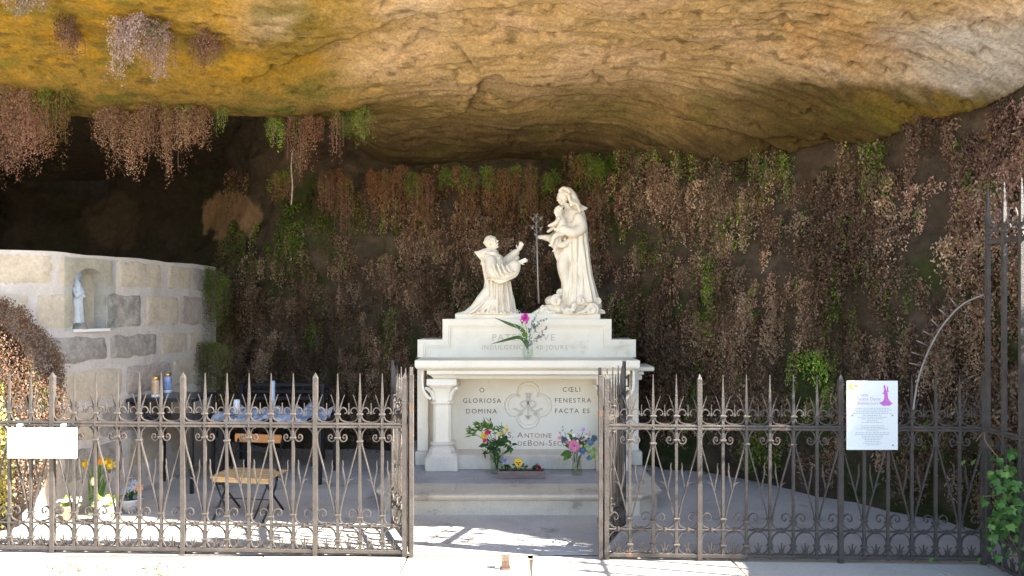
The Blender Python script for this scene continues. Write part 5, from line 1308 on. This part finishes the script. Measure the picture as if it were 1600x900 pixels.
def sprig(pts, m, parent, lr=.009, n=12, name='sprig', sp=.012):
    q_ = smooth_path(pts, 5); mb = MB(); mb.tube(q_, .0013, 4)
    for i in range(n):
        p = q_[int((i+1)/n*(len(q_)-1))]; mb.ell(p+Vector((random.uniform(-sp, sp), random.uniform(-sp, sp), random.uniform(-sp, sp))), (lr, lr*.45, lr*random.uniform(.5, 1)), Matrix.Rotation(random.uniform(0, 3), 3, 'Y'), 7, 4)
    return part(name, mb, m, parent)
def vase(label, c, prof, th=.003, water=.5, n=20, flute=0, name='glass_vase'):
    v = thing(name, label, 'vase', c); mb = MB(); H = prof[-1][1]
    full = prof+[(r-th, z) for r, z in prof[::-1] if z > .008]+[(.001, .008)]
    mb.lathe([(.001, 0)]+full, c, n, cap=False); part('glass', mb, vg, v)
    zs = np.linspace(.0095, H*water, 5); rs_ = np.interp(zs, [p[1] for p in prof], [p[0] for p in prof])-th-.0008
    part('water', MB().lathe([(r, z) for r, z in zip(rs_, zs)], c, n), wat, v)
    if flute:
        for i in range(flute):
            a = i/flute*2*math.pi; part('rib', MB().tube([(c[0]+(r+.0005)*math.cos(a), c[1]+(r+.0005)*math.sin(a), c[2]+z) for r, z in prof], .0022, 5), vg, v)
    return v
# vase on the tabletop
cv = Pt(824.5, 557, 6.66); cv = (cv[0], 6.66, mzt)
vase('small rounded clear glass vase in the middle of the altar tabletop', cv, [(.030, 0), (.043, .02), (.050, .06), (.049, .10), (.038, .135), (.036, .15), (.040, .158)], water=.55)
b = thing('altar_bouquet', 'bright pink carnation with long strap leaves and grey sprigs in the altar tabletop vase', 'flowers', (cv[0], cv[1], mzt+.012))
YV = 6.64; qv = lambda px, py, dy=0.: (Pt(px, py, YV+dy))
puff(qv(820, 497), .040, mag_p, b, 60, 'carnation'); stems(qv(825, 553), [qv(820, 503), qv(812, 498), qv(832, 505)], grn, b)
for a_, b_ in ((816, 503), (823, 503)): part('calyx', MB().ell(qv(a_, b_+1), (.008, .008, .012), None, 8, 6), dk, b)
def strap(pts, w, m, parent, name='strap_leaf'):
    q_ = smooth_path(pts, 6); mb = MB(); n = len(q_); vs = []
    for i, p in enumerate(q_):
        t = i/(n-1); ww = w*(.35+.65*math.sin(math.pi*min(1, .15+t*.8)))*(1 if t < .8 else (1-t)/.2+.05); d = (q_[min(i+1, n-1)]-q_[max(i-1, 0)]).normalized(); s_ = d.cross(Vector((0, 1, 0))).normalized()
        vs += [p+s_*ww/2, p+Vector((0, .006, 0)), p-s_*ww/2]
    fs = [(3*i+k_, 3*i+k_+1, 3*i+k_+4, 3*i+k_+3) for i in range(n-1) for k_ in (0, 1)]
    return part(name, mb.add(vs, fs, True), m, parent)
strap([qv(826, 542), qv(819, 522), qv(812, 512), qv(798, 507), qv(772, 496)], .034, grn2, b)
strap([qv(825, 545), qv(818, 532), qv(810, 527), qv(795, 530), qv(766, 538)], .030, grn2, b)
part('leaf', MB().leaf(qv(823, 530), (-.35, -.2, .8), .12, .05, (0, -1, 0), .1, seg=5), grn, b)
leaves(qv(832, 515), 9, .05, .022, blug, b, .03)
for pts in ([(828, 535), (836, 515), (842, 503), (852, 498)], [(828, 537), (840, 525), (850, 515), (855, 512)], [(828, 540), (838, 532), (845, 525), (850, 524)], [(827, 530), (832, 510), (834, 500), (838, 495)]): sprig([qv(*p) for p in pts], gry, b, .010, 11)
for pts in ([(822, 530), (812, 500), (806, 487)], [(822, 530), (816, 500), (812, 485)], [(822, 530), (808, 500), (800, 490)], [(822, 530), (802, 505), (795, 494)]):
    sprig([qv(*p) for p in pts], wht, b, .006, 16, 'baby_breath', .028)
# left vase
cv = Pt(776, 739, 6.50); cv = (cv[0], 6.50, PZ)
vase('tall fluted clear glass vase on the platform left of the pansy box', cv, [(.054, 0), (.052, .03), (.058, .12), (.068, .20), (.076, .235)], water=.75, flute=10)
b = thing('mixed_bouquet', 'bushy bouquet of yellow and pink blooms with dark foliage in the fluted vase', 'flowers', (cv[0], cv[1], PZ+.01))
YV = 6.48; base = qv(776, 733)
for px, py, m, r in ((756, 681, yel_p, .034), (779, 678, cream_p, .024), (792, 671, yel_p, .022), (785, 676, yel_p, .02), (790, 667, cream_p, .022)):
    blossom(qv(px, py, -.04), (random.uniform(-.3, .3), -1, .5), r, m, b, 12, None, 3)
puff(qv(762, 676, -.05), .026, rose_p, b, 40); puff(qv(757, 688, -.05), .022, rose_p, b, 34)
tops = [qv(*p) for p in ((756, 683), (762, 680), (779, 680), (792, 672), (740, 676), (758, 662), (770, 665), (745, 668), (798, 700), (752, 702))]; stems(base, tops, grn2, b, .0026)
for px, py, n in ((740, 676, 24), (750, 668, 26), (762, 664, 24), (768, 670, 18), (785, 674, 14)):
    mb = MB()
    leaves(qv(px, py, -.02), n, .062, .015, grn, b, .03, .5, aim=(-.8, 0, .2))
for px, py, n in ((770, 695, 26), (780, 690, 24), (788, 688, 16), (760, 697, 16), (795, 697, 12), (774, 704, 16)): leaves(qv(px, py, -.03), n, .055, .030, grn2, b, .03, -.1)
leaves(qv(757, 707), 3, .07, .03, grn2, b, .01, -.9); leaves(qv(797, 703), 3, .07, .03, grn2, b, .01, -.4)
leaves(qv(776, 718), 12, .05, .02, grn, b, .02, .6)
# right vase
cv = Pt(901, 742, 6.42); cv = (cv[0], 6.42, PZ)
vase('narrow waisted clear glass vase with spiral ribs on the platform beside the right gate leaf', cv, [(.048, 0), (.050, .03), (.042, .09), (.036, .14), (.044, .175)], water=.8)
v_ = bpy.data.objects['glass_vase.002'] if 'glass_vase.002' in bpy.data.objects else None
if v_:
    for k0 in range(5):
        pts = []
        for i in range(24):
            z = i/23*.165; r = np.interp(z, [0, .03, .09, .14, .175], [.048, .050, .042, .036, .044])+.001; a = k0/5*6.283+i*.19; pts.append((cv[0]+r*math.cos(a), cv[1]+r*math.sin(a), cv[2]+z+.002))
        part('rib', MB().tube(pts, .0026, 5), vg, v_)
b = thing('mixed_bouquet', 'round bouquet with a pink gerbera, blue and lime green blooms in the ribbed vase', 'flowers', (cv[0], cv[1], PZ+.01))
YV = 6.40; base = qv(901, 736)
blossom(qv(897, 697, -.06), (-.1, -1, .25), .058, pink_p, b, 18, dk, 3, 'gerbera', .32)
for px, py, m, r in ((911, 705, blu_p, .034), (920, 716, blu_p, .026), (922, 692, blu_p, .030), (928, 685, blug, .03), (882, 687, blug, .03)): puff(qv(px, py, -.02), r, m, b, 40)
for px, py, r in ((918, 698, .024), (929, 703, .026), (927, 713, .028), (921, 706, .02)): puff(qv(px, py, -.05), r, lime, b, 34)
for px, py, m, r in ((911, 671, lil, .022), (902, 690, wht, .018), (886, 690, pink_p, .020), (916, 682, wht, .018), (908, 697, cream_p, .016), (880, 679, wht, .014), (921, 679, pink_p, .014), (905, 682, lil, .016), (874, 684, pink_p, .018), (897, 680, wht, .020), (890, 676, cream_p, .014), (912, 687, pink_p, .014)): blossom(qv(px, py, -.03), (random.uniform(-.3, .3), -1, .4), r, m, b, 8, None, 2, wid=.6)
for pts in ([(899, 710), (885, 690), (880, 668)], [(899, 710), (880, 690), (875, 676)], [(900, 705), (917, 690), (922, 674)], [(900, 705), (915, 690), (918, 680)], [(899, 705), (895, 685), (892, 672)], [(901, 705), (925, 695), (932, 680)]): sprig([qv(*p) for p in pts], gry, b, .007, 14, 'sprig', .014)
stems(base, [qv(*p) for p in ((897, 700), (911, 705), (918, 700), (911, 675), (890, 680), (925, 690), (882, 690), (888, 712))], grn2, b, .0026)
for px, py, n in ((897, 685, 22), (907, 690, 22), (890, 695, 18), (913, 690, 16), (903, 702, 14)): leaves(qv(px, py), n, .045, .02, grn, b, .03, .2)
for d in ((-1, -.4, -.2), (-.8, -.5, -.7)): part('leaf', MB().leaf(qv(893, 706), d, .105, .055, (0, -1, .3), .2, seg=5), grn, b)
# pansies
x0, _, z1 = Pt(778, 737, 6.27); x1, _, _ = Pt(852, 737, 6.27)
pl = thing('planter_box', 'weathered low wooden planter box holding pansies on the platform', 'planter', ((x0+x1)/2, 6.33, PZ))
wd = mat('weathered_wood', (.36, .28, .25), .85, (.22, .16, .14), 14, .8, 60, stretch=(.6, 4, 9), fine=.2)
part('board', MB().box((x0, 6.27, PZ), (x1, 6.282, PZ+.064), bev=.003), wd, pl); part('board', MB().box((x0, 6.388, PZ), (x1, 6.40, PZ+.064), bev=.003), wd, pl)
part('end_board', MB().box((x0+.001, 6.2825, PZ), (x0+.012, 6.3875, PZ+.060), bev=.003), wd, pl); part('end_board', MB().box((x1-.012, 6.2825, PZ), (x1-.001, 6.3875, PZ+.060), bev=.003), wd, pl)
part('soil', MB().box((x0+.013, 6.283, PZ+.01), (x1-.013, 6.387, PZ+.056)), mat('soil', (.05, .035, .025), 1, (.09, .065, .045), 60, 1, 80), pl)
def pansy(label, px, py, r, m, eye, turn=(0, -1, .2), lf=(0,), Yp_=6.33):
    c = Vector(Pt(px, py, Yp_-.02)); t = thing('pansy', label, 'pansy', (c.x, Yp_, PZ+.056), 'pansies in the wooden box'); N_ = Vector(turn).normalized(); a = Vector((1, 0, 0)); a = (a-N_*a.dot(N_)).normalized(); u = a.cross(N_); u = u if u.z > 0 else -u
    for k_, (da, ln, w) in enumerate(((60, 1, 1.0), (120, 1, 1.0), (5, .95, .95), (175, .95, .95), (270, 1.05, 1.5))):
        d = a*math.cos(R(da))+u*math.sin(R(da)); mb = MB(); side = d.cross(N_); vs = [c+N_*.001*k_]
        for j in range(9):
            tt = -1+j/4; rr_ = r*ln*(1-.18*tt*tt)+r*.04*math.sin(j*3); vs.append(c+d*rr_*math.cos(tt*.62*w)+side*rr_*math.sin(tt*.62*w)+N_*(.001*k_+.004*abs(tt)))
        mb.add(vs, [(0, j+1, j+2) for j in range(8)], True); pt_ = part('petal', mb, m, t)
        if eye and k_ >= 2:
            mb = MB(); vs = [c+N_*(.001*k_+.002)]
            for j in range(7):
                tt = -1+j/3; rr_ = r*ln*.55*(1-.3*tt*tt); vs.append(c+d*rr_*math.cos(tt*.42)+side*rr_*math.sin(tt*.42)+N_*(.001*k_+.0035))
            mb.add(vs, [(0, j+1, j+2) for j in range(6)]); part('blotch', mb, eye, pt_)
    part('stem', MB().tube(smooth_path([(c.x+.004, Yp_+.01, PZ+.05), (c.x+.002, Yp_+.008, (PZ+.05+c.z)/2), c-N_*.004], 4), .002, 5), grn, t)
    for cx_ in lf: leaves(Pt(px+cx_, 731, Yp_), 13, .034, .021, grn2 if cx_ else grn, t, .024, .35)
pansy('violet pansy at the left end of the wooden box', 789, 720, .021, vio, None, (-.3, -.8, .7), (2, 6))
pansy('large yellow pansy with maroon face in the middle of the box', 810, 723, .037, pm('gold', (.85, .55, .01)), mar, (0, -1, .2), (-1, 9))
pansy('dark red pansy at the right end of the wooden box', 842, 731, .024, red_p, mar, (.6, -.8, .3), (-6, -3))

# pots inside the left fence
def pot(label, c, r, h, m, taper=.75, name='flower_pot', soil=True):
    v = thing(name, label, 'pot', c); prof = [(r*taper, 0), (r, h), (r*1.06, h), (r*1.06, h+.012), (r*.93, h+.012), (r*.9, h-.02)]
    part('body', MB().lathe(prof, c, 20), m, v)
    if soil: part('soil', MB().lathe([(r*.88, h-.03), (r*.86, h-.012)], c, 16), mat('soil'), v)
    return v
wpm = mat('pot_white', (.78, .77, .74), .4); tpm = mat('pot_pale_clay', (.62, .47, .36), .7, (.7, .6, .5), 12); bpm = mat('pot_blue_grey', (.34, .38, .46), .5)
def floorpt(px, py, z=FZ): Y_ = (CAMZ-z)*F/(py-HOR); return Vector(((px-800)/F*Y_, Y_, z))
c = floorpt(164, 817); pot('white pot with white flowers, right one of the two sunlit pots behind the left fence', c, .075, .12, wpm)
b = thing('potted_flowers', 'dense white blooms in the white pot behind the left fence', 'flowers', c+Vector((0, 0, .11)))
for i in range(34):
    a = random.uniform(0, 6.28); rr_ = random.uniform(0, .075); blossom(c+Vector((rr_*math.cos(a), rr_*math.sin(a), .185-rr_*.5+random.uniform(-.01, .01))), (math.cos(a)*rr_*8, math.sin(a)*rr_*8-.5, 1), .022, wht, b, 6, None, 1, wid=.6)
leaves(c+Vector((0, 0, .14)), 30, .06, .03, leafmat('leaf_fresh', (.20, .30, .03), (.30, .38, .05)), b, .06, .0)
c = floorpt(110, 812); pot('pale clay pot with small white flowers, left of the white pot behind the fence', c, .06, .10, tpm)
b = thing('potted_flowers', 'white blooms over yellow green leaves in the pale clay pot behind the fence', 'flowers', c+Vector((0, 0, .09)))
for i in range(16):
    a = random.uniform(0, 6.28); rr_ = random.uniform(.01, .09); blossom(c+Vector((rr_*math.cos(a), rr_*math.sin(a), .165-rr_*.2)), (math.cos(a)*.4, -.6, 1), .020, wht, b, 6, None, 1, wid=.6)
leaves(c+Vector((0, 0, .12)), 34, .055, .026, MATS['leaf_fresh'], b, .05, .1)
c = floorpt(207, 800); pot('blue grey bowl of white and orange flowers beside the sunlit pots', c, .085, .10, bpm, .7)
b = thing('potted_flowers', 'spiky white flowers and one orange bloom in the blue grey bowl', 'flowers', c+Vector((0, 0, .09)))
for i in range(7): a = i*.9; blossom(c+Vector((.06*math.cos(a)-.01, .04*math.sin(a), .20+.02*math.sin(i))), (math.cos(a), -.8, .9), .05, pm('silver', (.50, .52, .58)), b, 7, None, 1, wid=.25)
blossom(c+Vector((.075, -.04, .20)), (.3, -1, .3), .034, org, b, 10, dk, 2); leaves(c+Vector((0, 0, .13)), 22, .06, .02, grn2, b, .05, .3)
c = floorpt(148, 806); vase('tall clear glass jar of daffodils behind the sunlit pots', c, [(.055, 0), (.058, .10), (.060, .22)], water=.7, name='glass_jar')
b = thing('daffodils', 'yellow daffodils with one pale tulip standing in the glass jar behind the left fence', 'flowers', c+Vector((0, 0, .012)))
for px, py, m in ((133, 725, yel_p), (157, 720, yel_p), (168, 722, yel_p), (174, 727, yel_p)):
    p = Vector(Pt(px, py, c.y)); blossom(p, (random.uniform(-.5, .5), -1, .2), .042, m, b, 6, None, 1, 'daffodil', .6); part('trumpet', MB().lathe([(.010, 0), (.012, .02), (.018, .03)], (p.x, p.y-.02, p.z-.01), 10), org if px > 150 and px < 160 else yel_p, b)
    stems(c+Vector((0, 0, .02)), [p], grn, b, .004)
part('tulip', MB().ell(Pt(146, 752, c.y-.03), (.022, .022, .036), None, 12, 8), cream_p, b); stems(c+Vector((0, 0, .02)), [Pt(146, 757, c.y-.03)], grn, b, .004)
for i in range(14): part('strap_leaf', MB().leaf(c+Vector((random.uniform(-.03, .03), random.uniform(-.03, .03), .03)), (random.uniform(-.25, .25), random.uniform(-.2, .1), 1), random.uniform(.25, .42), .022, (0, -1, 0), .12, seg=6), grn, b)

# ------------------------------------------------------------------ furniture left of the altar
blk = mat('black_steel', (.025, .025, .03), .45, metal=.4)
t = thing('candle_stand', 'black angular steel candle stand with two shelves in front of the block wall', 'stand', (-3.05, 6.6, FZ))
tx0, tx1, ty0, ty1, tz = -3.36, -2.78, 6.45, 6.95, .80
for z_, k_ in ((tz, 'top_rail'), (.60, 'shelf_rail')):
    for y_ in (ty0, ty1): part(k_, MB().box((tx0, y_-.012, z_-.025), (tx1, y_+.012, z_)), blk, t)
    for x_ in (tx0, (tx0+tx1)/2, tx1): part('cross_rail', MB().box((x_-.012, ty0+.013, z_-.024), (x_+.012, ty1-.013, z_-.001)), blk, t)
part('tray', MB().box((tx0+.013, ty0+.013, .602), (tx1-.013, ty1-.013, .608)), mat('tray_steel', (.10, .11, .13), .3, metal=.7), t)
part('tray', MB().box((tx0+.013, ty0+.013, tz+.001), (tx1-.013, ty1-.013, tz+.006)), mat('tray_steel'), t)
for x_ in (tx0+.1, tx1-.02):
    for y_ in (ty0+.02, ty1-.02): part('leg', MB().box((x_-.013, y_-.013, FZ), (x_+.013, y_+.013, tz-.026)), blk, t)
part('brace', MB().tube([(tx0+.02, ty0, .78), (tx0+.33, ty0, .56)], .012, 6), blk, t)
gold = mat('lid_gold', (.75, .50, .14), .3, metal=.9)
def candle(label, px, py, Y, h, r, body, lid=True, zz=None):
    z_ = zz if zz is not None else CAMZ-(py-HOR)/F*Y; c = ((px-800)/F*Y, Y, z_); v = thing('votive_candle', label, 'candle', c)
    part('base', MB().lathe([(r*1.05, 0), (r*1.05, .02), (r*.95, .026)], c, 14), mat('candle_plastic', (.80, .80, .80), .4), v)
    part('jar', MB().lathe([(r*.94, .0265), (r, .04), (r, h-.05), (r*.8, h-.03)], c, 14), body, v)
    if lid: part('lid', MB().lathe([(r*.82, h-.0295), (r*.95, h-.025), (r*.98, h-.008), (r*.6, h), (.002, h+.002)], c, 14), gold, v)
    return v
bluec = mat('candle_blue', (.16, .24, .50), .25, (.45, .52, .66), 14, spec=.6); amb = mat('candle_amber', (.42, .26, .14), .25, (.6, .5, .4), 12, spec=.6)
candle('amber votive candle jar with gold lid on the black stand, the lower of two', 243, 632, 6.52, .185, .034, amb, zz=tz+.007)
candle('blue and white votive candle jar with gold lid on the black stand', 262, 619, 6.85, .185, .034, bluec, zz=tz+.007)
ltx0, ltx1, lty0, lty1, ltz = -2.72, -1.72, 6.75, 7.45, .56
t = thing('low_table', 'low dark table draped in crinkled bluish plastic left of the altar', 'table', (-2.2, 7.1, FZ))
part('table_top', MB().box((ltx0, lty0, ltz-.03), (ltx1, lty1, ltz), bev=.004), mat('dark_wood', (.05, .04, .035), .6), t)
for x_ in (ltx0+.05, ltx1-.05):
    for y_ in (lty0+.05, lty1-.05): part('leg', MB().box((x_-.02, y_-.02, FZ), (x_+.02, y_+.02, ltz-.031)), blk, t)
nu, nv = 90, 60; U, W2 = np.meshgrid(np.linspace(0, 1, nu), np.linspace(0, 1, nv), indexing='ij')
X = ltx0-.03+(ltx1-ltx0+.06)*U; Yt = lty0-.03+(lty1-lty0+.05)*W2
cr = np.abs(fbm(X*7, Yt*7, 0, 4, 401)-.5)*.22; Zt = ltz+.008+cr-.10*sm(.06, 0, W2)*fbm(X*5, 0, 0, 2, 9)
pl_m = mat('plastic_sheet', (.50, .54, .62), .25, (.26, .30, .40), 9, .5, 30, spec=.8, coat=.4)
o = link('plastic_sheet', gridmesh('plastic_sheet', np.stack([X, Yt, Zt], -1), nu, nv, pl_m)); tag(o, 'crinkled pale blue plastic sheet spread over the low table', 'plastic sheet')
whc = mat('candle_white', (.70, .74, .82), .4)
candle('plain white candle standing on the left part of the plastic covered table', 370, 655, 6.9, .16, .030, whc, False, zz=ltz+.05)
candle('tall slim pale blue candle behind the plastic covered table', 427, 640, 7.35, .30, .018, mat('candle_paleblue', (.45, .55, .75), .4), False, zz=ltz+.04)
t = thing('garden_bench', 'dark slatted bench standing in the shadow behind the plastic covered table', 'bench', (-2.2, 7.9, FZ))
for k_, z_ in enumerate((.62, .69, .76)): part('back_slat', MB().box((-2.95, 7.96+.02*k_, z_-.02), (-1.98, 7.985+.02*k_, z_+.02), bev=.004), blk, t)
for k_ in range(4): part('seat_slat', MB().box((-2.95, 7.55+.1*k_, .38), (-1.98, 7.63+.1*k_, .405), bev=.004), blk, t)
for x_ in (-2.9, -2.03):
    part('leg', MB().box((x_-.02, 7.56, FZ), (x_+.02, 7.6, .379)), blk, t); part('leg', MB().box((x_-.02, 7.925, FZ), (x_+.02, 7.959, .78)), blk, t)
# folding chair
def rotz(p, c, a): x, y = p[0]-c[0], p[1]-c[1]; return (c[0]+x*math.cos(a)-y*math.sin(a), c[1]+x*math.sin(a)+y*math.cos(a), p[2])
cc = (-2.06, 5.78); ca = R(-10)
ch = thing('folding_chair', 'small folding chair with pale slatted wooden seat and orange back rail inside the left fence', 'chair', (cc[0], cc[1], FZ))
wood = mat('chair_wood', (.58, .40, .20), .55, (.46, .29, .13), 6, .2, 60, stretch=(1, 12, 12), fine=.1); wood2 = mat('chair_wood_orange', (.46, .20, .06), .5, (.38, .16, .05), 6, .2, 60, stretch=(1, 12, 12))
def cpart(name, mb, m): mb.v = [rotz(p, cc, ca) for p in mb.v]; return part(name, mb, m, ch)
sz_ = .285
for i in range(5):
    y0_ = cc[1]-.14+i*.062; cpart('seat_slat', MB().box((cc[0]-.245, y0_, sz_+i*.002), (cc[0]+.245, y0_+.050, sz_+.016+i*.002), bev=.004), wood)
cpart('front_rail', MB().box((cc[0]-.235, cc[1]-.125, sz_-.030), (cc[0]+.235, cc[1]-.105, sz_-.001), bev=.003), wood)
cpart('back_rail', MB().box((cc[0]-.245, cc[1]+.215, .50), (cc[0]+.165, cc[1]+.232, .57), bev=.006), wood2)
for sx in (-1, 1):
    x_ = cc[0]+sx*.205
    cpart('leg', MB().tube([(x_, cc[1]-.15, FZ+.005), (x_, cc[1]+.05, .20), (x_-(.03 if sx > 0 else 0), cc[1]+.21, .53)], .009, 6), blk); cpart('leg', MB().tube([(x_-sx*.016, cc[1]+.20, FZ+.005), (x_-sx*.016, cc[1]-.11, sz_-.01)], .009, 6), blk)
    cpart('side_strut', MB().tube([(x_-sx*.1, cc[1]-.10, FZ+.01), (x_+sx*.02, cc[1]-.1, sz_-.02)], .007, 6), blk)
for z_, y_ in ((.11, -.03), (.44, .17)): cpart('cross_wire', MB().tube([(cc[0]-.2, cc[1]+y_, z_), (cc[0]+.2, cc[1]+y_, z_)], .004, 6), blk)

# ------------------------------------------------------------------ ivy at the right corner
iv = thing('ivy', 'green ivy climbing over the foot of the tall railing at the lower right corner', 'ivy', (3.02, 4.55, FZ))
ivm = leafmat('ivy_leaf', (.055, .14, .035), (.10, .22, .05), .45, .15); ivy2 = leafmat('ivy_leaf_pale', (.14, .26, .08), (.20, .32, .08), .45, .15)
def ivy_mesh(m, nm):
    pts = [(0, 0), (.30, -.10), (.50, .12), (.36, .28), (.52, .55), (.24, .52), (0, 1.0), (-.24, .52), (-.52, .55), (-.36, .28), (-.50, .12), (-.30, -.10)]
    mb = MB(); vs = [(0, .06, .3)]+[(x, -.10*abs(x), y) for x, y in pts]; mb.add(vs, [(0, i+1, (i+1) % 12+1) for i in range(12)], False)
    me = bpy.data.meshes.new(nm); me.from_pydata(mb.v, [], mb.f); me.materials.append(m); me.update(); return me
im = [ivy_mesh(ivm, 'ivy_leaf'), ivy_mesh(ivy2, 'ivy_leaf')]
ri = random.Random(31); vine = MB()
stemsP = [[(1600, 880), (1575, 830), (1560, 790), (1548, 770)], [(1605, 870), (1590, 800), (1580, 740), (1572, 705)], [(1600, 800), (1570, 775), (1550, 775), (1536, 775)], [(1612, 850), (1600, 760), (1596, 700), (1590, 670)], [(1560, 715), (1540, 690), (1537, 676), (1525, 690)]]
for P_ in stemsP:
    Yi = [4.40+ri.uniform(-.03, .03), 4.45, 4.5, 4.55]; q_ = smooth_path([Pt(a, b_, y_) for (a, b_), y_ in zip(P_, Yi)], 6); vine.tube(q_, .003, 5)
part('vine', vine, mat('vine_stem', (.20, .13, .07), .8), iv)
off = iv.location
for k_ in range(230):
    if k_ < 170: px, py = ri.gauss(1580, 20), ri.gauss(795, 42)
    elif k_ < 205: px, py = ri.uniform(1580, 1625), ri.uniform(690, 860)
    else: px, py = ri.uniform(1545, 1600), ri.uniform(700, 760)
    if px < 1540: px = 1540+(1540-px)*.5
    Yi = ri.uniform(4.30, 4.55); p = Vector(Pt(px, py, Yi)); 
    if p.z < FZ+.03: continue
    o = link('ivy_leaf', im[0 if ri.random() < .65 else 1], iv); o.location = p-off; s_ = ri.uniform(.022, .062)
    o.scale = (s_, s_, s_); o.rotation_euler = (ri.uniform(-.6, .5), ri.uniform(2.2, 4.2), ri.uniform(-.7, .7))
for px, py in ((1505, 720), (1520, 720), (1455, 872), (1530, 872), (1534, 775)):
    o = link('ivy_leaf', im[1], iv); o.location = Vector(Pt(px, py, 4.6))-off; o.scale = (.04,)*3; o.rotation_euler = (-.3, 3, .3)
# leaf litter on the sunlit paving at lower left
mb = MB(); rl = random.Random(17)
for i in range(150):
    px = rl.choice((rl.gauss(95, 22), rl.gauss(130, 25), rl.gauss(250, 14))); py = rl.uniform(880, 930) if px < 300 else rl.uniform(872, 930); p = floorpt(px, py); a = rl.uniform(0, 6.28)
    mb.leaf((p.x, p.y, FZ+.006), (math.cos(a), math.sin(a), .1), rl.uniform(.02, .05), .02, (0, 0, 1), -.1)
o = part('leaf_litter', mb, leafmat('dry_leaf', (.32, .23, .11), (.2, .14, .07))); o['kind'] = 'stuff'; tag(o, 'dry brown leaves scattered on the sunlit paving in front of the left fence', 'dry leaves')
# little stones and crumbs along the foot of the wall
mb = MB()
for i in range(260):
    s_ = rl.uniform(9, 16.5) ; x_, y_, nx_, ny_ = [float(v) for v in wall_at(s_, 0.1)]; d_ = rl.random()**2*.25; r_ = rl.uniform(.004, .018)
    mb.ell((x_+nx_*d_, y_+ny_*d_, FZ+r_*.3), (r_, r_*.8, r_*.6), None, 6, 4)
o = part('rubble', mb, mat('rubble_stone', (.16, .13, .10), .9, (.08, .07, .05), 30)); o['kind'] = 'stuff'; tag(o, 'earth crumbs and small stones along the foot of the fern covered wall', 'rubble')

mb = MB()
for i in range(240):
    s_ = rl.uniform(9, 16.5); x_, y_, nx_, ny_ = [float(v) for v in wall_at(s_, 0.1)]; d_ = .1+rl.random()**1.8*1.6; a = rl.uniform(0, 6.28)
    mb.leaf((x_+nx_*d_, y_+ny_*d_, FZ+.004), (math.cos(a), math.sin(a), .15), rl.uniform(.012, .032), .012, (0, 0, 1), -.1)
o = part('fallen_fern_bits', mb, MATS['dry_leaf']); o['kind'] = 'stuff'; tag(o, 'brown fern crumbs fallen on the cave floor near the wall', 'dry leaves')
